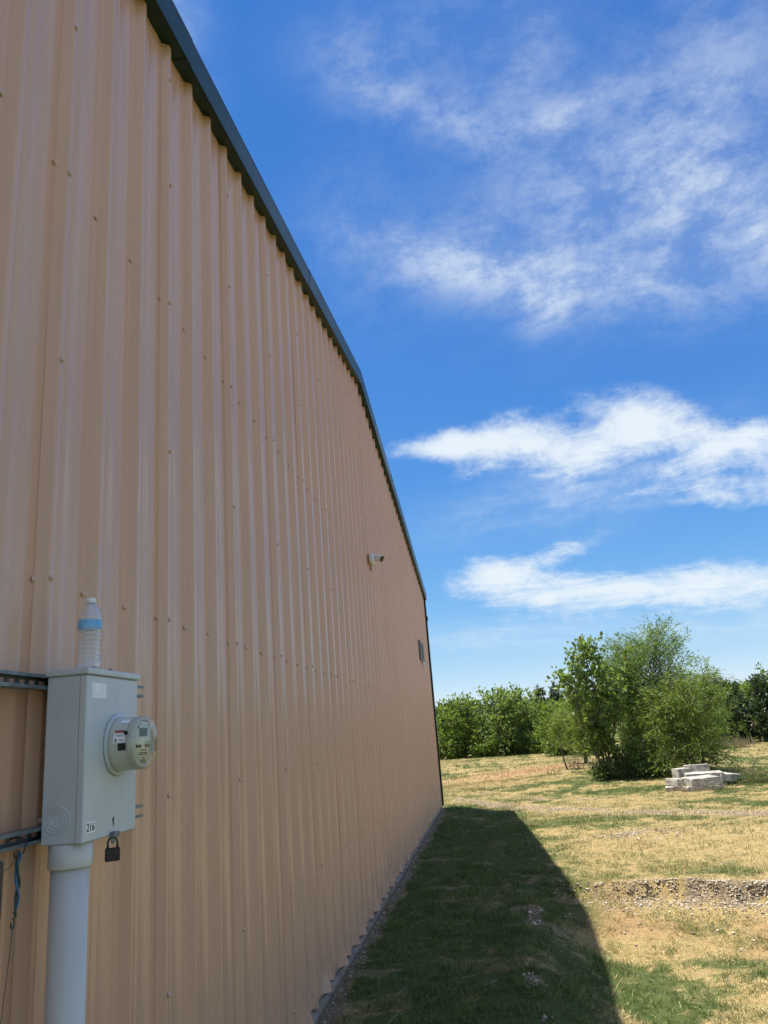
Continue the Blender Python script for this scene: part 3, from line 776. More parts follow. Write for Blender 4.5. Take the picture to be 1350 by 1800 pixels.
t.links.new(trn.outputs[0], m1.inputs[1]); t.links.new(df.outputs[0], m1.inputs[2])
m2 = q.n('ShaderNodeMixShader'); t.links.new(q.add(0.06, q.mul(lw.outputs['Facing'], 0.55)), m2.inputs[0]); t.links.new(m1.outputs[0], m2.inputs[1]); t.links.new(gl.outputs[0], m2.inputs[2])
t.links.new(m2.outputs[0], t.nodes['Material Output'].inputs[0])
M_PET = m
mb = MB().lathe(prof, 36, 'z'); mb.f = mb.f[:-1]; mb.sm = mb.sm[:-1]; fix_normals(mb.build('bottle_body', M_PET, wb))
fix_normals(MB().lathe([(0.0329, 0.120), (0.0331, 0.1205), (0.0331, 0.1455), (0.0329, 0.146)], 36, 'z').build('label_band', mat('blue_film_label', (0.07, 0.37, 0.72), 0.3, 0, 0.5, 28, col2=(0.30, 0.60, 0.88)), wb))
fix_normals(MB().lathe([(0.0152, 0.1985), (0.0152, 0.2015), (0.0145, 0.202), (0.0152, 0.203), (0.0152, 0.211), (0.0140, 0.2125), (0.0001, 0.2125)], 28, 'z').build('cap', mat('white_cap', (0.82, 0.83, 0.84), 0.4), wb))

# hanging wires on the lower strut
hw = thing('hanging_wires', 'twisted blue and green wires hanging from the lower strut on a black hook', 'wires', (0.085, 2.0, H0 - 0.20))
mb = MB()
hk = [(-0.03, 0.012, 0.012), (-0.015, 0.020, 0.016), (0.004, 0.026, 0.010), (0.010, 0.026, -0.004), (0.008, 0.018, -0.022), (0.004, 0.004, -0.032), (0.0, -0.008, -0.030), (0.0, -0.010, -0.020), (0.002, -0.002, -0.016)]
fix_normals(MB().tube(hk, 0.0022, 7).build('hook', M_BLACK, hw))
def strand(ph, r, amp, z0, z1, turns, ydrift):
    return [(0.004 + amp * math.cos(ph + turns * 6.283 * s), ydrift(s) + amp * math.sin(ph + turns * 6.283 * s), z0 + (z1 - z0) * s) for s in np.linspace(0, 1, 30)]
yd = lambda s: 0.008 - 0.006 * math.sin(s * 5.5) - 0.012 * s * s
fix_normals(MB().tube(strand(0.3, 0.003, 0.0035, -0.022, -0.165, 1.4, yd), 0.0031, 7).build('blue_wire', M_WBLUE, hw))
fix_normals(MB().tube(strand(3.4, 0.003, 0.0035, -0.020, -0.172, 1.4, yd), 0.0030, 7).build('green_wire', M_WGREEN, hw))
fix_normals(MB().tube(strand(1.9, 0.003, 0.0045, -0.018, -0.120, 1.1, yd), 0.0026, 7).build('green_wire', M_WGREEN, hw))
lp = [(0.004, -0.004 + 0.007 * math.sin(a) - 0.004, -0.172 - 0.012 * (1 - math.cos(a))) for a in np.linspace(0, 5.0, 12)]
fix_normals(MB().tube(lp, 0.002, 6).build('wire_loop', M_WGREEN, hw))
fix_normals(MB().tube([(0.004, -0.006, -0.19), (0.003, -0.012, -0.25), (0.003, -0.020, -0.31), (0.003, -0.034, -0.40), (0.003, -0.05, -0.50), (0.002, -0.05, -0.9), (0.0, -0.04, -1.45)], 0.0010, 6).build('tail_wire', M_WGREEN, hw))
fix_normals(MB().tube([(0.002, -0.006, -0.028), (0.002, -0.03, -0.052), (0.002, -0.05, -0.055), (0.0, -0.12, -0.055), (0.0, -0.30, -0.05)], 0.0010, 6).build('side_wire', M_WGREEN, hw))

# black box at the picture's left edge
ub = thing('utility_box', 'black plastic utility box edge showing at the far left below the strut', 'utility box', (RH + 0.001, 1.722, H0 - 0.415))
fix_normals(MB().box(0.0, 0.14, -0.16, 0.066, 0.08, 0.20, 0.006).build('box_body', M_BLACK, ub))
fix_normals(MB().box(0.1405, 0.155, -0.163, 0.069, 0.077, 0.203, 0.005).build('box_lid', M_BLACK, ub))

# ------------------------------------------------------------------ concrete blocks by the willow
def block(label, x, y, z, sx, sy, sz, rz, tilt=(0, 0), seed=0):
    r = random.Random(seed); mb = MB(); n = 4
    # box with chipped, uneven edges: 3x3x3-ish lattice shell
    g_ = [-.5, -.46, -.15, .17, .46, .5]
    idx = {}; vs = []; fs = []
    K = len(g_)
    for i in range(K):
        for j in range(K):
            for k in range(K):
                if 0 < i < K - 1 and 0 < j < K - 1 and 0 < k < K - 1: continue
                e = sum(1 for q_ in (i, j, k) if q_ in (0, K - 1))
                p = Vector((g_[i] * sx, g_[j] * sy, g_[k] * sz))
                pull = {1: 0.005, 2: 0.020, 3: 0.045}[e]
                dd = Vector((np.sign(g_[i]) * (i in (0, K - 1)), np.sign(g_[j]) * (j in (0, K - 1)), np.sign(g_[k]) * (k in (0, K - 1))))
                p -= dd * pull * r.uniform(0.1, 1.0)
                idx[i, j, k] = len(vs); vs.append(p)
    for a in range(K - 1):
        for b in range(K - 1):
            for q_ in (0, K - 1):
                fs += [(idx[q_, a, b], idx[q_, a + 1, b], idx[q_, a + 1, b + 1], idx[q_, a, b + 1]), (idx[a, q_, b], idx[a + 1, q_, b], idx[a + 1, q_, b + 1], idx[a, q_, b + 1]), (idx[a, b, q_], idx[a + 1, b, q_], idx[a + 1, b + 1, q_], idx[a, b + 1, q_])]
    mb._add(vs, fs); me = mb.mesh('concrete_block'); o = link('concrete_block', me, M_BLOCK); fix_normals(o)
    o.location = (x, y, z); o.rotation_euler = (tilt[0], tilt[1], rz)
    return tag(o, label, 'concrete block', 'broken concrete blocks dumped beside the willow')


GZ = float(ground_z(np.array([6.0]), np.array([20.2]))[0])
block('squared concrete block lying on top at the front of the rubble pile', 6.15, 20.25, GZ + 0.195, 0.72, 0.60, 0.185, 0.20, (0.03, -0.02), 1)
block('lowest wide concrete slab half buried under the front block of the pile', 6.10, 20.22, GZ + 0.03, 0.86, 0.66, 0.14, 0.12, (0, 0.015), 2)
block('small concrete block left of the front block, tilted onto rubble', 5.62, 20.45, GZ + 0.19, 0.34, 0.40, 0.16, 0.62, (0.05, 0.06), 3)
block('flat low concrete piece at the left end of the pile', 5.52, 20.36, GZ + 0.045, 0.38, 0.32, 0.13, -0.25, (0.03, -0.05), 4)
block('long flat slab in the middle of the pile behind the front block', 6.42, 21.05, GZ + 0.265, 0.90, 0.58, 0.13, -0.06, (0.04, 0.02), 5)
block('topmost upright block at the back of the pile under the willow leaves', 6.38, 21.45, GZ + 0.405, 0.60, 0.34, 0.18, -0.14, (-0.03, 0.0), 6)
block('weathered slab at the right end of the rubble pile', 6.88, 21.15, GZ + 0.19, 0.66, 0.66, 0.18, 0.5, (0.07, 0.09), 7)
block('shaded block under the willow at the back left of the pile', 5.98, 21.35, GZ + 0.27, 0.36, 0.36, 0.34, 0.3, (0, 0), 8)
block('base slab under the middle of the pile, mostly hidden', 6.42, 21.12, GZ + 0.10, 0.86, 0.6, 0.19, 0.1, (0, 0), 9)

# bent rods right of the pile
rd = thing('bent_rod', 'thin rusty rod bent into a tall arch right of the rubble pile', 'rod', (7.55, 20.9, GZ))
pts = [(0.02, 0, -0.05), (0.0, 0, 0.20), (0.05, 0, 0.42), (0.17, 0.02, 0.56), (0.34, 0.05, 0.58), (0.52, 0.08, 0.46), (0.66, 0.10, 0.22), (0.72, 0.1, -0.05)]
fix_normals(MB().tube(pts, 0.011, 6).build('rod', M_RUST, rd))
rd = thing('bent_rod', 'low curved rusty rod lying in the weeds beside the rubble pile', 'rod', (7.1, 20.1, GZ))
pts = [(-0.25, 0, 0.02), (0.0, 0.05, 0.12), (0.3, 0.05, 0.17), (0.6, 0.0, 0.13), (0.85, -0.05, 0.0)]
fix_normals(MB().tube(pts, 0.011, 6).build('rod', M_RUST, rd))


# ------------------------------------------------------------------ trees
def leaf_mesh(name, Cn, D, L, Wd, tint, fold=0.25, rg=None):
    """one diamond-shaped folded leaf for each centre Cn, along direction D"""
    n = len(Cn); rg = rg or rng
    D = D / (np.linalg.norm(D, axis=1, keepdims=True) + 1e-9)
    R = rg.normal(size=(n, 3)); S = np.cross(D, R); S /= (np.linalg.norm(S, axis=1, keepdims=True) + 1e-9)
    N = np.cross(S, D)
    L = np.broadcast_to(np.asarray(L), (n,))[:, None]; Wd = np.broadcast_to(np.asarray(Wd), (n,))[:, None]
    mid = Cn + D * L * 0.45
    v = np.stack([Cn, mid + S * Wd * 0.5 + N * Wd * fold, Cn + D * L, mid - S * Wd * 0.5 + N * Wd * fold], 1).reshape(-1, 3)
    f = np.arange(n * 4).reshape(n, 4)
    f = np.concatenate([f[:, [0, 1, 2]], f[:, [0, 2, 3]]])
    return np_mesh(name, v, f, {'tint': np.repeat(tint, 4)})


def env_r(env, t):
    return float(np.interp(t, [e[0] for e in env], [e[1] for e in env]))


def make_tree(name, label, cat, base, height, env, lm, group=None, seed=0, stems=1, stem_spread=0.3, lean=(0, 0), n_br=26, br_up=0.6, droop=0.0,
              leaf=(0.10, 0.03), n_leaf=6000, twig=0.35, start=0.15, trunk_r=0.05, jitter=0.1, spike=0.0, bark=M_BARK, light=None, skirt=0.0):
    """trunk with limbs and twigs; leaves sit along the twigs and stay inside the profile env (height fraction, radius)"""
    r = np.random.default_rng(seed)
    bz = float(ground_z(np.array([base[0]]), np.array([base[1]]))[0])
    root = thing(name, label, cat, (base[0], base[1], bz), group)
    wood = MB(); tw = []
    for s in range(stems):
        a = r.uniform(0, 6.283); sp = stem_spread * math.sqrt(r.uniform(0.1, 1)) if stems > 1 else 0
        top = np.array([math.cos(a) * sp * 1.6 + lean[0], math.sin(a) * sp * 1.6 + lean[1], height * (1 if s == 0 else r.uniform(0.68, 0.97))])
        b0 = np.array([math.cos(a) * sp * 0.25, math.sin(a) * sp * 0.25, -0.08])
        tt = np.linspace(0, 1, 9)
        w = r.normal(size=(2,)) * 0.05 * height
        st = np.array([b0 + (top - b0) * np.array([t ** 1.2, t ** 1.2, t]) + np.array([w[0], w[1], 0]) * math.sin(t * 3.1) for t in tt])
        wood.tube(st, [trunk_r * (1 - 0.88 * t) for t in tt], 6)
        nb = max(6, int(n_br / (stems ** 0.6)))
        for b in range(nb):
            t = start + (1 - start) * ((b + r.uniform(0, 1)) / nb)
            o = np.array([np.interp(t, tt, st[:, k]) for k in range(3)])
            hfrac = o[2] / height
            R = env_r(env, hfrac)
            az = r.uniform(0, 6.283); up = br_up * r.uniform(0.6, 1.4) * (1 - skirt * (1 - t))
            d = np.array([math.cos(az), math.sin(az), up]); d /= np.linalg.norm(d)
            L = max(0.12, R * r.uniform(0.65, 1.05)) / max(0.35, math.hypot(d[0], d[1]))
            L = min(L, height * 0.5) * (1 + spike * r.uniform(0, 1))
            bt = np.linspace(0, 1, 6)
            br = np.array([o + d * L * q_ + np.array([0, 0, -droop * L * q_ * q_]) + r.normal(size=3) * 0.03 * L * q_ for q_ in bt])
            if br[-1, 2] > height * 1.02: br[:, 2] *= height * 1.02 / br[-1, 2]
            br[:, 2] = np.maximum(br[:, 2], 0.05)
            wood.tube(br, [trunk_r * 0.38 * (1 - t * 0.6) * (1 - 0.85 * q_) + 0.002 for q_ in bt], 4, cap=False)
            ntw = max(3, int(L / twig * 5))
            for k in range(ntw):
                q_ = r.uniform(0.22, 1.0)
                p = np.array([np.interp(q_, bt, br[:, c]) for c in range(3)])
                td = d * 0.7 + r.normal(size=3) * 0.55 + np.array([0, 0, br_up * 0.3 - droop * 0.9]); td /= np.linalg.norm(td)
                tw.append((p, td, twig * r.uniform(0.5, 1.3), hfrac))
    tw_p = np.array([t[0] for t in tw]); tw_d = np.array([t[1] for t in tw]); tw_l = np.array([t[2] for t in tw])
    pick = r.integers(0, len(tw), n_leaf); s = r.uniform(0.05, 1.0, n_leaf)
    pos = tw_p[pick] + tw_d[pick] * (tw_l[pick] * s)[:, None] + r.normal(size=(n_leaf, 3)) * jitter * twig
    pos[:, 2] -= droop * tw_l[pick] * s * s * 0.9
    D = tw_d[pick] * 0.9 + r.normal(size=(n_leaf, 3)) * 0.55; D[:, 2] -= droop * 0.9 * s + 0.12
    keep = pos[:, 2] > 0.03
    tint = np.clip(r.normal(0.45, 0.22, n_leaf) + 0.18 * (r.uniform(size=len(tw))[pick] - 0.5), 0, 0.94)
    tint = np.where(r.uniform(size=n_leaf) < 0.012, 1.0, tint)
    sz = r.uniform(0.65, 1.25, n_leaf)
    wood_me = wood.mesh('trunk'); link('trunk', wood_me, bark, root)
    crown = leaf_mesh('crown', pos[keep], D[keep], leaf[0] * sz[keep], leaf[1] * sz[keep], tint[keep], rg=r)
    link('crown', crown, lm, root)
    return root


# clump beside the blocks
make_tree('willow_tree', 'tallest feathery willow in the clump behind the concrete blocks', 'tree', (6.15, 24.6), 4.2,
          [(0, .5), (.15, 1.0), (.45, 1.25), (.75, 0.95), (1, .3)], M_WILLOW, 'trees in the roadside clump', 3, stems=6, stem_spread=0.40, lean=(0.25, 0), n_br=95, br_up=1.0, droop=0.15,
          leaf=(0.15, 0.024), n_leaf=15500, twig=0.44, start=0.12, trunk_r=0.055, jitter=0.10, spike=0.15)
make_tree('willow_tree', 'drooping yellow green willow hanging over the concrete blocks', 'tree', (6.75, 23.2), 3.1,
          [(0, .8), (.2, 1.1), (.5, 1.0), (.8, 0.6), (1, .2)], M_WILLOW2, 'trees in the roadside clump', 4, skirt=0.6, stems=5, stem_spread=0.40, lean=(0.15, -0.1), n_br=85, br_up=0.75, droop=0.42,
          leaf=(0.15, 0.022), n_leaf=13500, twig=0.46, start=0.10, trunk_r=0.045, jitter=0.10)
make_tree('willow_tree', 'grey green willow at the back left of the clump', 'tree', (5.55, 25.4), 3.6,
          [(0, .4), (.3, .9), (.6, .9), (1, .25)], M_WILLOW, 'trees in the roadside clump', 5, stems=4, stem_spread=0.3, n_br=60, br_up=1.0, droop=0.12,
          leaf=(0.14, 0.022), n_leaf=12000, twig=0.36, start=0.15, trunk_r=0.045)
make_tree('cottonwood_sapling', 'slender cottonwood with big glossy leaves on the left of the clump', 'tree', (4.6, 23.5), 3.65,
          [(0, .25), (.25, .45), (.6, .55), (.85, .35), (1, .12)], M_COTTON, 'trees in the roadside clump', 6, stems=5, stem_spread=0.55, lean=(0.05, -0.1), n_br=60, br_up=1.5, droop=0.0,
          leaf=(0.14, 0.115), n_leaf=2600, twig=0.26, start=0.10, trunk_r=0.032, jitter=0.16, spike=0.2)
make_tree('thin_sapling', 'thin sapling with a bare stem standing alone left of the clump', 'tree', (3.68, 27.4), 1.75,
          [(0, .1), (.4, .2), (.7, .38), (1, .1)], M_WILLOW2, None, 8, stems=1, n_br=24, br_up=0.9, droop=0.05, leaf=(0.12, 0.024), n_leaf=1300, twig=0.22, start=0.38, trunk_r=0.028)


def shrub(name, label, base, rad, h, lm, n, leaf, seed, cat='shrub', group=None):
    r = np.random.default_rng(seed); bz = float(ground_z(np.array([base[0]]), np.array([base[1]]))[0])
    root = thing(name, label, cat, (base[0], base[1], bz), group)
    wood = MB(); P_ = []; D_ = []
    m_ = max(10, int(n / 40))
    for i in range(m_):
        a = r.uniform(0, 6.283); q_ = math.sqrt(r.uniform(0, 1)); b = np.array([math.cos(a) * q_ * rad[0] * 0.75, math.sin(a) * q_ * rad[1] * 0.75, -0.03])
        hh = h * r.uniform(0.5, 1.0) * (1 - 0.45 * q_ * q_)
        tp = b + np.array([math.cos(a) * rad[0] * .3 * r.uniform(0, 1), math.sin(a) * rad[1] * .3 * r.uniform(0, 1), hh])
        pts = [b + (tp - b) * t + np.array([0.03, -0.02, 0]) * math.sin(t * 5 + i) for t in (0, .35, .7, 1)]
        wood.tube(pts, [0.008, 0.006, 0.004, 0.002], 4, cap=False)
        k = n // m_; s = r.uniform(0.12, 1, k)
        P_.append(b + (tp - b) * s[:, None] + r.normal(size=(k, 3)) * 0.07); D_.append(r.normal(size=(k, 3)) + np.array([0, 0, 0.3]))
    P_ = np.concatenate(P_); D_ = np.concatenate(D_); P_[:, 2] = np.maximum(P_[:, 2], 0.01)
    link('stems', wood.mesh('stems'), M_BARK, root)
    sz = r.uniform(.6, 1.3, len(P_))
    link('foliage', leaf_mesh('foliage', P_, D_, leaf[0] * sz, leaf[1] * sz, np.clip(r.normal(.4, .25, len(P_)), 0, 1), rg=r), lm, root)
    return root


shrub('weedy_shrub', 'dark leafy undergrowth at the foot of the willow clump, next to the blocks', (5.45, 23.6), (0.85, 0.6), 1.15, M_COTTON, 5200, (0.085, 0.05), 21)
shrub('weedy_shrub', 'low weeds around the cottonwood stems on the left of the clump', (4.55, 23.3), (0.7, 0.5), 0.65, M_WEED, 3200, (0.08, 0.035), 22)
shrub('weedy_shrub', 'brown bare twiggy weeds between the thin sapling and the clump', (4.15, 27.2), (0.75, 0.4), 0.75, M_REED, 700, (0.06, 0.015), 23)
shrub('weedy_shrub', 'tangle of dry weeds around the bent rods right of the blocks', (7.55, 20.7), (0.55, 0.4), 0.34, M_WEED, 1400, (0.09, 0.014), 24)

shrub('weedy_shrub', 'thin dry weeds growing around the foot of the concrete blocks', (6.1, 19.95), (0.75, 0.22), 0.20, M_REED, 900, (0.10, 0.010), 25)
G_LINE = 'trees along the edge of the field'
make_tree('broadleaf_tree', 'rounded broadleaf tree next to the building corner in the tree line', 'tree', (-0.55, 50.5), 3.2,
          [(0, 1.3), (.3, 1.9), (.6, 1.7), (.85, 1.1), (1, .5)], M_OAK, G_LINE, skirt=1.1, seed= 31, stems=3, stem_spread=0.6, n_br=60, br_up=0.7, leaf=(0.20, 0.13), n_leaf=5000, twig=0.6, start=0.06, trunk_r=0.09, jitter=0.2)
make_tree('cottonwood_tree', 'bright cottonwood with upright leafy shoots in the tree line', 'tree', (2.15, 49.5), 3.6,
          [(0, 1.3), (.3, 1.8), (.55, 1.5), (.8, .9), (1, .3)], M_COTTON, G_LINE, 32, skirt=0.9, stems=6, stem_spread=0.75, n_br=70, br_up=1.3, leaf=(0.20, 0.15), n_leaf=4400, twig=0.5, start=0.05, trunk_r=0.07, jitter=0.22, spike=0.2)
make_tree('broadleaf_tree', 'low dark green tree right of the bright cottonwood', 'tree', (4.1, 51.0), 2.0,
          [(0, 1.0), (.4, 1.4), (.75, 1.0), (1, .4)], M_OAK, G_LINE, skirt=1.1, seed= 33, stems=3, stem_spread=0.5, n_br=48, br_up=0.7, leaf=(0.22, 0.12), n_leaf=5000, twig=0.5, start=0.05, trunk_r=0.07, jitter=0.2)
make_tree('cedar_tree', 'dark cedar with a ragged tip in the gap of the tree line', 'tree', (5.3, 61.0), 4.15,
          [(0, 1.2), (.3, 1.0), (.7, .42), (1, .05)], M_CEDAR, G_LINE, 34, skirt=1.0, n_br=80, br_up=0.5, leaf=(0.28, 0.09), n_leaf=5000, twig=0.4, start=0.03, trunk_r=0.09, spike=0.2)
make_tree('cedar_tree', 'second dark cedar, just left of the feathery light tree', 'tree', (6.5, 62.0), 4.3,
          [(0, 1.2), (.3, 1.0), (.7, .42), (1, .05)], M_CEDAR, G_LINE, 35, skirt=1.0, n_br=80, br_up=0.5, leaf=(0.28, 0.09), n_leaf=5000, twig=0.4, start=0.03, trunk_r=0.09, spike=0.2)
make_tree('feathery_tree', 'feathery light green tree behind the left side of the willow clump', 'tree', (5.0, 34.0), 3.1,
          [(0, .9), (.3, 1.1), (.6, .75), (1, .2)], M_WILLOW2, G_LINE, 36, stems=4, stem_spread=0.4, n_br=70, br_up=0.9, droop=0.1, leaf=(0.17, 0.03), n_leaf=11000, twig=0.45, start=0.05, trunk_r=0.05)
make_tree('broadleaf_tree', 'low bright green bush tree behind the thin sapling', 'tree', (5.4, 44.0), 2.6,
          [(0, 1.5), (.4, 1.8), (.75, 1.2), (1, .5)], M_OAK, G_LINE, skirt=1.1, seed= 37, stems=4, stem_spread=0.9, n_br=56, br_up=0.6, leaf=(0.18, 0.10), n_leaf=6500, twig=0.5, start=0.03, trunk_r=0.06, jitter=0.2)
make_tree('broadleaf_tree', 'small round topped tree peeping out right of the willow', 'tree', (11.5, 38.5), 3.0,
          [(0, .3), (.4, .5), (.75, .6), (1, .3)], M_WILLOW, G_LINE, 38, n_br=44, br_up=0.7, leaf=(0.17, 0.04), n_leaf=4200, twig=0.35, start=0.3, trunk_r=0.06)
for i, (x, y, h, sd_, lab) in enumerate(((12.6, 41.5, 3.0, 39, 'pointed dark cedar first to the right of the willow'), (13.5, 42.5, 2.95, 40, 'second dark cedar right of the willow, slightly lower tip'),
                                         (15.0, 42.0, 3.0, 41, 'broad dark cedar near the right edge of the picture'), (12.2, 45.0, 2.6, 45, 'low dark cedar half hidden behind the willow'), (16.4, 41.5, 3.1, 46, 'dark cedar cut off by the right edge of the picture'))):
    make_tree('cedar_tree', lab, 'tree', (x, y), h, [(0, 1.0), (.3, .95), (.7, .5), (1, .08)], M_CEDAR, G_LINE, sd_, skirt=1.0, n_br=90, br_up=0.45, leaf=(0.22, 0.075), n_leaf=6500, twig=0.35, start=0.02, trunk_r=0.08, spike=0.25)
make_tree('broadleaf_tree', 'green broadleaf tree above the cedars at the right edge', 'tree', (16.1, 43.6), 3.2,
          [(0, .8), (.4, 1.3), (.75, 1.0), (1, .4)], M_OAK, G_LINE, skirt=1.1, seed= 42, stems=3, stem_spread=0.6, n_br=56, br_up=0.8, leaf=(0.19, 0.11), n_leaf=6500, twig=0.5, start=0.1, trunk_r=0.07, jitter=0.2)
make_tree('broadleaf_tree', 'dark tree filling the gap behind the willow clump', 'tree', (9.6, 44.0), 2.5,
          [(0, 1.4), (.4, 1.7), (.75, 1.2), (1, .5)], M_OAK, G_LINE, skirt=1.1, seed= 43, stems=3, stem_spread=0.8, n_br=50, br_up=0.7, leaf=(0.22, 0.12), n_leaf=5500, twig=0.5, start=0.03, trunk_r=0.07, jitter=0.2)

for i, (x, y, rx_, h_, lab) in enumerate(((-1.3, 49.0, 1.2, 1.5, 'low shrub at the foot of the tree next to the building corner'), (0.9, 48.6, 1.1, 1.3, 'low shrub between the rounded tree and the bright cottonwood'),
                                     (3.2, 49.0, 1.1, 1.3, 'low shrub right of the bright cottonwood'), (4.6, 48.0, 1.2, 1.6, 'low shrub below the low dark green tree'), (7.0, 46.5, 1.3, 1.6, 'low shrub half hidden behind the willow clump'))):
    shrub('edge_shrub', lab, (x, y), (rx_, 0.7), h_, M_OAK, 2200, (0.17, 0.10), 60 + i, 'shrub', 'shrubs along the field edge')

# far wood behind the tree line
n = 26000
r = np.random.default_rng(77)
wx = r.uniform(-40, 70, n); wy = r.uniform(92, 104, n)
hh = 3.4 + 1.2 * fbm(wx * 0.25, wy * 0.1, 91) + 0.9 * fbm(wx * 1.1, wx * 0.0, 92)
wz = hh * np.sqrt(r.uniform(0, 1, n)) - 0.2
tag(link('far_wood', leaf_mesh('far_wood', np.stack([wx, wy, wz], 1), r.normal(size=(n, 3)), 0.75 * r.uniform(.6, 1.3, n), 0.5 * r.uniform(.6, 1.3, n), np.clip(r.normal(.45, .25, n), 0, .9), rg=r), M_CEDAR),
    'dark far wood showing through gaps in the tree line', 'wood', None, 'stuff')

# dry reeds by the right-hand cedars
n = 420; r = np.random.default_rng(55)
rx = r.normal(11.75, 0.55, n); ry = r.normal(37.6, 0.25, n)
rz = ground_z(rx, ry)
tag(link('dry_reeds', leaf_mesh('dry_reeds', np.stack([rx, ry, rz], 1), r.normal(size=(n, 3)) * 0.12 + np.array([0, 0, 1.0]), r.uniform(.25, .62, n), 0.028, r.uniform(0, .9, n), rg=r), M_REED),
    'tuft of pale dry reeds in front of the dark cedars', 'reeds', None, 'stuff')


# ------------------------------------------------------------------ grass and gravel
def grass_material():
    m = bpy.data.materials.new('grass_blade'); m.use_nodes = True; t = m.node_tree; b = t.nodes['Principled BSDF']; q = NG(t)
    a = q.n('ShaderNodeAttribute', attribute_name='col')
    t.links.new(a.outputs['Vector'], b.inputs['Base Color']); b.inputs['Roughness'].default_value = 0.6; b.inputs['Specular IOR Level'].default_value = 0.25
    tr = q.n('ShaderNodeBsdfTranslucent'); t.links.new(a.outputs['Vector'], tr.inputs['Color'])
    mx = q.n('ShaderNodeMixShader'); mx.inputs[0].default_value = 0.3
    t.links.new(b.outputs[0], mx.inputs[1]); t.links.new(tr.outputs[0], mx.inputs[2]); t.links.new(mx.outputs[0], t.nodes['Material Output'].inputs[0])
    return m


M_GRASS = grass_material()


def scatter(n, ya, yb, seed, p=1.0):
    r = np.random.default_rng(seed)
    y = ya + (yb - ya) * r.uniform(0, 1, n) ** p
    lo = np.where(y < 19.35, 0.075, -0.12 * y + 0.6); hi = CAM[0] + 0.355 * y + 1.2
    x = lo + (hi - lo) * r.uniform(0, 1, n)
    # keep the density even: thin out the narrow end
    keep = r.uniform(0, 1, n) < (hi - lo) / (hi - lo).max()
    return x[keep], y[keep], r


def grass(name, label, n, ya, yb, seed, Ls, Ws, lean, segs, p=1.0):
    x, y, r = scatter(n, ya, yb, seed, p)
    cl = 0.55 * fbm(x * 4.5, y * 4.5, 101, 3) + 0.45 * fbm(x * 15, y * 15, 103, 2)
    g_, b_, rd_ = fields(x, y)
    keep = r.uniform(0, 1, len(x)) < np.clip(1.15 - 0.85 * b_ - 0.35 * rd_, 0.22, 1) * (0.22 + 0.95 * sstep(cl, 0.36, 0.60))
    x, y, g_, b_, rd_, cl = x[keep], y[keep], g_[keep], b_[keep], rd_[keep], cl[keep]
    n = len(x); z = ground_z(x, y) - 0.006
    tone = (0.72 + 0.60 * r.uniform(0, 1, (n, 1))) * (0.80 + 0.35 * sstep(fbm(x * 11, y * 11, 117, 2), 0.35, 0.65))[:, None]
    isg = r.uniform(0, 1, n) < np.clip(g_ * 1.15 + 0.06, 0, 0.93)
    t = r.uniform(0, 1, (n, 1))
    straw = np.array([0.42, 0.30, 0.115]) * (1 - t) + np.array([0.84, 0.73, 0.43]) * t
    warm = sstep(fbm(x * 1.7, y * 1.7, 111), 0.45, 0.65)[:, None]
    straw = straw * (1 - 0.35 * warm) + np.array([0.43, 0.28, 0.13]) * 0.35 * warm
    grn = np.array([0.060, 0.115, 0.025]) * (1 - t) + np.array([0.21, 0.27, 0.075]) * t
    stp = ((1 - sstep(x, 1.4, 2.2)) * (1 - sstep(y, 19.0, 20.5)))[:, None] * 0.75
    straw = straw * (1 - stp) + np.array([0.20, 0.145, 0.075]) * stp          # brown thatch; the building's shade also put into the straw colour here
    col = np.where(isg[:, None], grn, straw)
    col = col * (1 - 0.75 * rd_[:, None]) + np.array([0.45, 0.25, 0.13]) * 0.75 * rd_[:, None]
    col = col * tone
    L = (Ls[0] + (Ls[1] - Ls[0]) * r.uniform(0, 1, n) ** 1.6) * (0.45 + 1.1 * sstep(cl, 0.35, 0.65)); L = np.where(isg, L * 1.1, L * 0.95)
    Wd = Ws * r.uniform(0.6, 1.3, n)
    az = r.uniform(0, 6.283, n); ln = np.abs(r.normal(0.0, lean, n)) + np.where(isg, 0.15, 0.5)
    dr = np.stack([np.cos(az) * np.sin(ln), np.sin(az) * np.sin(ln), np.cos(ln)], 1)
    a2 = r.uniform(0, 6.283, n); sd_ = np.stack([np.cos(a2), np.sin(a2), 0 * a2], 1) * (Wd * 0.5)[:, None]
    B = np.stack([x, y, z], 1)
    if segs == 1:
        v = np.stack([B - sd_, B + sd_, B + dr * L[:, None]], 1).reshape(-1, 3); f = np.arange(3 * n).reshape(n, 3); rep = 3
    else:
        Mi = B + dr * (L * 0.55)[:, None]
        tip = Mi + (dr * 0.8 + np.stack([np.cos(az), np.sin(az), -0.5 * np.ones(n)], 1) * 0.45) * (L * 0.45)[:, None]
        v = np.stack([B - sd_, B + sd_, Mi + sd_ * .75, Mi - sd_ * .75, tip], 1).reshape(-1, 3); o = np.arange(n)[:, None] * 5
        f = np.concatenate([o + np.array([[0, 1, 2]]), o + np.array([[0, 2, 3]]), o + np.array([[3, 2, 4]])]); rep = 5
    me = np_mesh(name, v, f, {'col': np.repeat(col, rep, axis=0)})
    return tag(link(name, me, M_GRASS), label, 'grass', None, 'stuff')


grass('near_grass', 'short grass in front, green in the building shade and straw coloured in the sun', 400000, 4.2, 11.0, 201, (0.014, 0.062), 0.0042, 0.6, 2)
grass('middle_grass', 'short dry grass between the shaded strip and the willow clump', 700000, 11.0, 26.0, 202, (0.016, 0.050), 0.0085, 0.7, 1)
grass('far_grass', 'dry mown field running back to the tree line', 320000, 26.0, 54.0, 203, (0.025, 0.06), 0.022, 0.7, 1)

